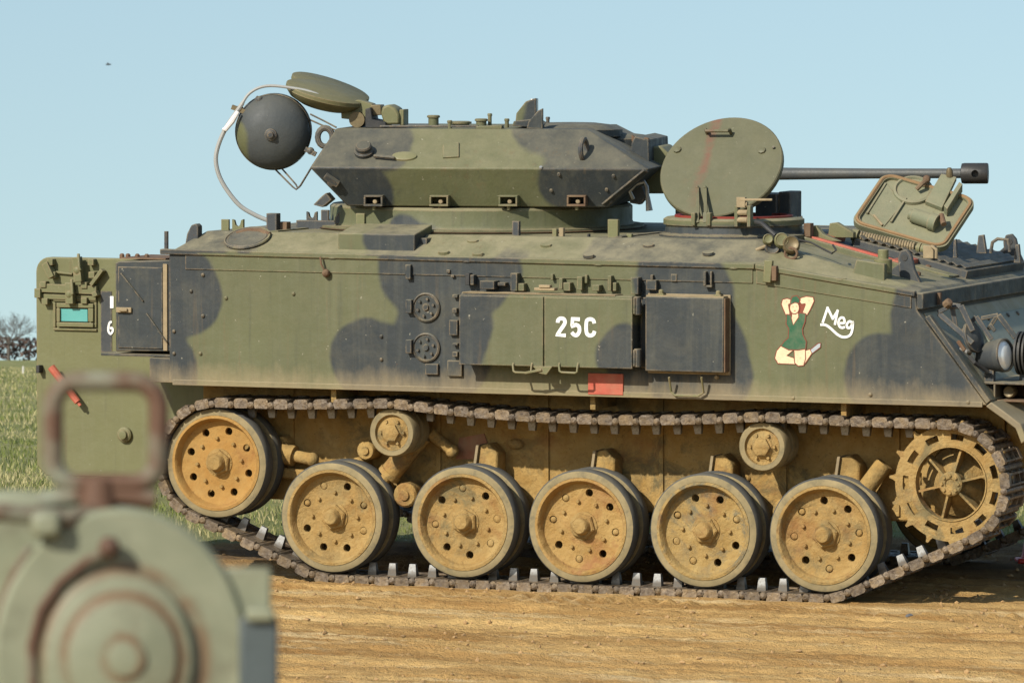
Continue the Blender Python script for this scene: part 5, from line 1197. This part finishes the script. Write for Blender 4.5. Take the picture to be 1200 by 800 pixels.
tprism('roof_rail', [(445, 147), (560, 147), (560, 149.5), (445, 149.5)], -.56, -.52, M_darkp); tprism('roof_strip', [(558, 148), (588, 147), (588, 151.5), (558, 151.5)], -.58, -.50, M_tur)
p = tat(668, 150, -.15); b = MB(); b.lathe([(.30, -.05), (.30, -.01), (.25, .014), (.15, .026), (0, .030)], 40, Matrix.Translation((p.x, -.15, ztp)) ); b.build('hatch_dome', M_tur, turret)
p = tat(720, 160, .05); b = MB(); b.lathe([(.22, -.10), (.22, .0), (.18, .02), (.10, .03), (0, .034)], 36, Matrix.Translation((p.x, .0, ztp - .065))); b.build('front_dome', M_tur, turret)
# rear: hatch lids standing open on their bracket
def clam(u, v, y, R0, pitch, roll, th, nm):
    c = tat(u, v, y); M = Matrix.Translation(c) @ Matrix.Rotation(R_(pitch), 4, 'Y') @ Matrix.Rotation(R_(roll), 4, 'X')
    b = MB(); b.lathe([(0, -th - .045), (R0 * .6, -th - .042), (R0 * .86, -th - .015), (R0, -th * .55), (R0, -th * .1), (R0 * .96, 0), (0, .006)], 40, M); return b.build(nm, M_lidm, turret)
M_lidm = paint('hatch_lid_paint', turret_o, None, base=(.120, .112, .052), dust=.3)
clam(383, 106, -.35, .235, 15, 8, .05, 'turret_hatch_lid'); clam(388, 100, .25, .235, 19, 6, .05, 'turret_hatch_lid')
tprism('lid_bracket', [(399, 122), (420, 117), (436, 122), (434, 136), (427, 138), (424, 132), (416, 134), (409, 140), (400, 139)], -.42, -.30, M_olive)
b = MB(); b.lathe([(.045, -.08), (.045, .08)], 18, axisM(tat(421, 140, -.36), NEAR)); b.build('lid_pivot', M_brass, turret)
tprism('pivot_base', [(428, 128), (434, 126), (436, 140), (452, 143), (452, 150), (428, 150)], -.50, -.30, M_blk)
tprism('lid_motor', [(446, 133), (448, 125), (455, 122.5), (464, 127), (468, 134), (468, 146), (450, 146)], -.48, -.28, M_olive, .012); tprism('motor_end', [(468, 128.5), (473, 128.5), (473, 147), (468.3, 147)], -.46, -.30, M_olive)
tprism('motor_link', [(434, 123), (446, 123), (447, 135), (435, 136)], -.44, -.32, M_brass)
tprism('rear_flap', [(367, 240), (377, 230), (382, 226), (389, 234), (378, 243)], -.62, -.50, M_darkp)
b = MB(); b.lathe([(.022, -.02), (.022, .03), (.018, .034), (0, .034)], 12, axisM(tl(389, 212), NLw)); b.bar(tl(381, 206, .02), tl(396, 216, .02), .03, .03, up=NLw); b.build('rear_catch', M_darkp, turret)
# searchlight housing on wire stays
sc = tat(320, 155, -.50); camd = (TI @ CAM - sc).normalized(); ax = (camd + Vector((-.10, 0, -.10))).normalized(); RS = .212
prof = [(RS * .93, -.135), (RS * 1.0, -.12), (RS * 1.01, -.02), (RS, 0)] + [(RS * math.cos(R_(a)), .135 * math.sin(R_(a))) for a in (12, 25, 38, 50, 62, 74, 84)] + [(0, .136)]
M_dome = paint('searchlight_paint', turret_o, [((sc.x - .26, sc.z - .22), (sc.x - .24, sc.z - .02), .115)], base=(.052, .058, .060), dust=.25, streak=.2, chips=.3)
tt = M_dome.node_tree
for nd in tt.nodes:                                   # the patch on the lamp is green on black
    if nd.type == 'MIX' and tuple(round(x, 3) for x in nd.inputs[7].default_value[:3]) == tuple(round(x, 3) for x in DARK): nd.inputs[7].default_value = (*GREEN, 1)
b = MB(); b.lathe(prof, 56, axisM(sc, ax)); sl_ = b.build('searchlight', M_dome, turret)
b = MB(); b.lathe([(.036, .125), (.034, .145), (.020, .150), (.016, .165), (0, .168)], 16, axisM(sc, ax)); b.build('searchlight_boss', M_darkp, turret)
b = MB(); b.lathe([(RS * 1.012, -.028), (RS * 1.03, -.022), (RS * 1.03, -.006), (RS * 1.012, -.002)], 56, axisM(sc, ax), ring=True); b.build('searchlight_band', M_darkp, turret)
for dx, dy in ((0, 0), (6, -3)):
    b = MB(); b.tube([tat(322 + dx, 198 + dy, -.48), tat(343 + dx * .6, 219 + dy, -.50), tat(347 + dx * .3, 222 + dy * .6, -.51), tat(351 + dx * .2, 219 + dy * .5, -.52), tat(367, 193, -.6)], .0055, 6); b.build('wire_stay', M_darkp, turret)
    b = MB(); b.tube([tat(362 + dx * .3, 140 - dx, -.45), tat(380, 148 - dx, -.50), tat(394, 153 - dx * .6, -.55)], .0055, 6); b.build('wire_stay', M_darkp, turret)
for u, v, w in ((281, 128, .045), (364, 177, .03), (304, 117, .02)):
    p = tat(u, v, -.55); b = MB(); b.bar(p + Vector((-w, 0, .012)), p + Vector((w, 0, -.02)), .03, .026); b.ball(p, .022, 8, 6); b.build('searchlight_clip', M_brass if u == 281 else M_darkp, turret)
cab = curve([(400, 128), (370, 110), (340, 103), (312, 101), (293, 109), (281, 126), (266, 148), (256, 170), (253, 190), (260, 213), (279, 239), (299, 252), (316, 259)])
cp3 = [tat(u, v, -.58 + .0006 * (u - 250)) for u, v in cab]; b = MB(); b.tube(cp3, [.0085 if i < 24 else .0125 for i in range(len(cp3))], 8); b.build('lamp_hose', simple('grey_hose', (.30, .30, .28), .6, var=.15, obj=veh, bump=0), turret)
b = MB(); b.tube([tat(u, v, -.60) for u, v in ((279, 131), (272, 142), (264, 152), (261, 151))], [.012, .017, .014, .010], 8); b.build('frayed_tape', simple('white_tape', (.72, .70, .68), .8, var=.15, obj=veh, scale=60), turret)

# ------------------------------------------------------------------ foreground: drum-shaped metal housing, close to the lens
FY = 5.0; fc = wat(143, 770, FY)
axf = Vector((.10, -.99, .02)).normalized(); FM = axisM(fc, axf)
FI = FM.inverted(); kf = FY / FPX
t = T('pale_green_rusted_paint'); fo = empty('foreground_housing', FM); v = t.coord(fo)
sx_ = t.n('ShaderNodeSeparateXYZ'); t.l(v, sx_.inputs[0])
rad = t.math('SQRT', t.math('ADD', t.math('MULTIPLY', t.math('MULTIPLY', sx_.outputs[0], 1.08), t.math('MULTIPLY', sx_.outputs[0], 1.08)), t.math('MULTIPLY', sx_.outputs[1], sx_.outputs[1])))
nzr = t.noise(v, 22, 5, .65)
def band(r0, w): return t.rng(t.math('ABSOLUTE', t.math('SUBTRACT', rad, r0)), w, w * .3)
rb_ = t.math('MAXIMUM', t.math('MAXIMUM', band(.0765, .009), band(.0540, .0075)), band(.0180, .006))
rustf = t.math('MULTIPLY', rb_, t.rng(nzr, .34, .52))
rustf = t.math('MAXIMUM', rustf, t.rng(t.noise(v, 30, 6, .7), .66, .72))
c = t.mix(t.rng(t.noise(v, 14, 6, .6), .3, .7), (.170, .180, .115), (.245, .250, .165))
c = t.mix(t.math('MULTIPLY', t.rng(t.noise(t.vmul(v, (18, 18, 18)), 1.0, 7, .75), .50, .72), .55), c, (.105, .090, .055)); c = t.mix(t.math('MULTIPLY', rustf, .75), c, (.150, .075, .033)); t.bump(t.noise(v, 90, 5, .6), .15, .002)
M_fg = t.out(c, .5, 0, .4)
tag(fo, 'blurred pale green drum-shaped metal housing with rusty lifting loop in the near left corner', 'metal housing')
t = T('rusted_loop_paint'); v = t.coord(fo)
c = t.mix(t.rng(t.noise(v, 13, 5, .6), .36, .52), (.20, .21, .15), (.105, .056, .034)); M_loop = t.out(c, .7, 0, .3)
M_bolt = simple('rusted_bolt', (.10, .055, .035), .8, var=.3, scale=60)
# the end face is slightly oval
FL = (FI.to_3x3() @ Vector((1, 0, 0))); EL = Matrix.Scale(.85, 4, FL)
b = MB(); b.lathe([(.129, -.45), (.129, -.006), (.124, 0), (.0, .0)], 72, EL); b.build('drum', M_fg, fo)
b = MB(); b.lathe([(.0765, .0005), (.0745, .010), (.070, .012), (.0, .012)], 64, Matrix.Translation(FL * -.004) @ EL); b.build('end_step', M_fg, fo)
b = MB(); b.lathe([(.0555, .0125), (.0545, .0155), (.0525, .0165), (0, .0165)], 56, EL); b.build('inner_step', M_fg, fo)
b = MB(); b.lathe([(.0165, .0168), (.0160, .0190), (.012, .0198), (0, .0200)], 36, Matrix.Translation(FL * .003)); b.build('centre_boss', M_fg, fo)
def fw(u, v, dy=0.0): return FI @ wat(u, v, FY + dy)
b = MB(); b.ball(fw(128, 641, -.012), .0095, 14, 9); b.build('drum_bolt', M_bolt, fo)
# lifting loop: rounded square of bar on a short neck
lc_ = (124, 507); hw, hh, rc = 62, 60, 30; pth = []
for cx, cy, a0 in ((hw - rc, hh - rc, 0), (-hw + rc, hh - rc, 90), (-hw + rc, -hh + rc, 180), (hw - rc, -hh + rc, 270)):
    for k in range(7):
        a = R_(a0 + 15 * k); pth.append((lc_[0] + cx + rc * math.cos(a), lc_[1] - cy - rc * math.sin(a)))
b = MB(); b.tube([fw(u, v, .03) for u, v in pth], .0090, 12, True); b.build('lifting_loop', M_loop, fo)
b = MB(); b.tube([fw(116, 562, .03), fw(116, 598, .03)], [.014, .018], 12); b.build('loop_neck', M_loop, fo)
def fbox(nm, u0, v0, u1, v1, dy0, dy1, mat=M_fg, bev=.003):
    b = MB(); q = [fw(u, v, dy) for dy in (dy0, dy1) for u, v in ((u0, v0), (u1, v0), (u1, v1), (u0, v1))]
    b.add(q, [(0, 1, 2, 3), (7, 6, 5, 4), (0, 4, 5, 1), (1, 5, 6, 2), (2, 6, 7, 3), (3, 7, 4, 0)]); return b.build(nm, mat, fo, bevel=bev)
fbox('side_bracket', 262, 664, 318, 722, .02, .12); fbox('side_block', 280, 722, 326, 845, .00, .12, simple('blue_grey_paint', (.060, .075, .075), .55, var=.15)); fbox('bracket_flange', 288, 712, 322, 728, -.008, .015)
b = MB(); b.tube([fw(124, 646, -.008), fw(100, 658, -.010), fw(70, 682, -.010), fw(47, 715, -.010), fw(37, 755, -.010), fw(38, 800, -.010), fw(48, 840, -.010)], [.004, .0038, .0035, .0035, .004, .004, .004], 8); b.build('rust_bead', M_loop, fo)
fbox('strap_block', 36, 599, 72, 630, -.022, .02, M_fg, .006)
b = MB(); c0 = FI @ wat(20, 770, FY + .16); b.lathe([(.148, -.30), (.148, 0), (.135, .012), (0, .012)], 64, Matrix.Translation(c0)); b.build('rear_drum', M_fg, fo)
b = MB(); b.tube([fw(-40, 604, .0), fw(0, 600, -.01), fw(36, 603, .0), fw(80, 608, .0), fw(112, 600, .02)], .0085, 10); b.build('clamp_strap', M_loop, fo)
b = MB(); b.tube([fw(0, 730, .0), fw(6, 700, .0), fw(20, 668, .0), fw(36, 640, .0)], .004, 8); b.build('rusty_seam', M_loop, fo)
b = MB(); b.tube([fw(45, 588, .03), fw(90, 581, .03), fw(140, 580, .03), fw(182, 585, .03)], .009, 10); b.build('loop_foot', M_loop, fo)
b = MB(); base_z = FI @ Vector((fc.x - .1, FY + .35, -.1)); b.tube([FI @ Vector((fc.x - .10, FY + .33, fc.z - .05)), FI @ Vector((fc.x - .10, FY + .33, -.15))], .05, 16); b.build('support_post', M_fg, fo)

# ------------------------------------------------------------------ small things
# cone at the right edge, beside the front of the vehicle
cy = 33.8; cx = wat(1217, 660, cy).x; czz = float(ground_h(np.array([cx]), np.array([cy]))[0])
M_cone = simple('red_cone_plastic', (.62, .045, .03), .45, var=.1, bump=0)
co = empty('traffic_cone', Matrix.Translation((cx, cy, czz))); tag(co, 'red cone cut off by the right edge of the picture, beside the vehicle front', 'cone')
b = MB(); b.lathe([(.105, .03), (.095, .06), (.045, .40), (.03, .46), (.022, .46)], 28); b.build('cone_body', M_cone, co)
b = MB(); b.box(-.13, .13, -.13, .13, 0.0, .032); b.build('cone_base', M_cone, co, bevel=.01)
# a dark stone lying on the dirt at the right
sp_ = wat(1066, 712, 30.9); sz = float(ground_h(np.array([sp_.x]), np.array([30.9]))[0]); b = MB(); b.ball((0, 0, .010), .021, 9, 6, (1.1, .8, .75)); rs2 = random.Random(8)
b.v = [(x * rs2.uniform(.8, 1.2), y * rs2.uniform(.8, 1.2), z * rs2.uniform(.85, 1.15)) for x, y, z in b.v]
st_ = b.build('stone', simple('grey_stone', (.10, .10, .10), .85, var=.3, scale=50), M=Matrix.Translation((sp_.x, 30.9, sz)), smooth=False); tag(st_, 'single dark grey stone lying on the tan dirt at lower right', 'stone')
# bird high on the left
bp = wat(127, 76, 260)
bo = empty('flying_bird', Matrix.Translation(bp)); tag(bo, 'tiny dark bird flying in the empty sky at upper left', 'bird')
M_bird = simple('dark_feathers', (.05, .05, .05), .8, bump=0)
b = MB(); b.tube([(-.22, 0, -.01), (-.12, 0, 0), (.02, 0, .015), (.14, 0, .02), (.20, 0, .015)], [.004, .035, .05, .035, .006], 8); b.build('body', M_bird, bo)
for s in (-1, 1):
    b = MB(); b.add([(-.06, s * .03, .03), (.06, s * .03, .03), (.07, s * .22, .09), (.0, s * .42, .05), (-.05, s * .22, .08), (-.06, s * .03, .02), (.06, s * .03, .02), (.07, s * .22, .08), (0, s * .42, .045), (-.05, s * .22, .07)],
                    [(0, 1, 2, 4), (4, 2, 3), (5, 9, 7, 6), (9, 8, 7), (0, 4, 9, 5), (1, 6, 7, 2), (4, 3, 8, 9), (2, 7, 8, 3), (0, 5, 6, 1)]); w = b.build('wing', M_bird, bo, smooth=False)
bo.rotation_euler = (R_(12), 0, R_(20)); bo.scale = (.7, .7, .7)
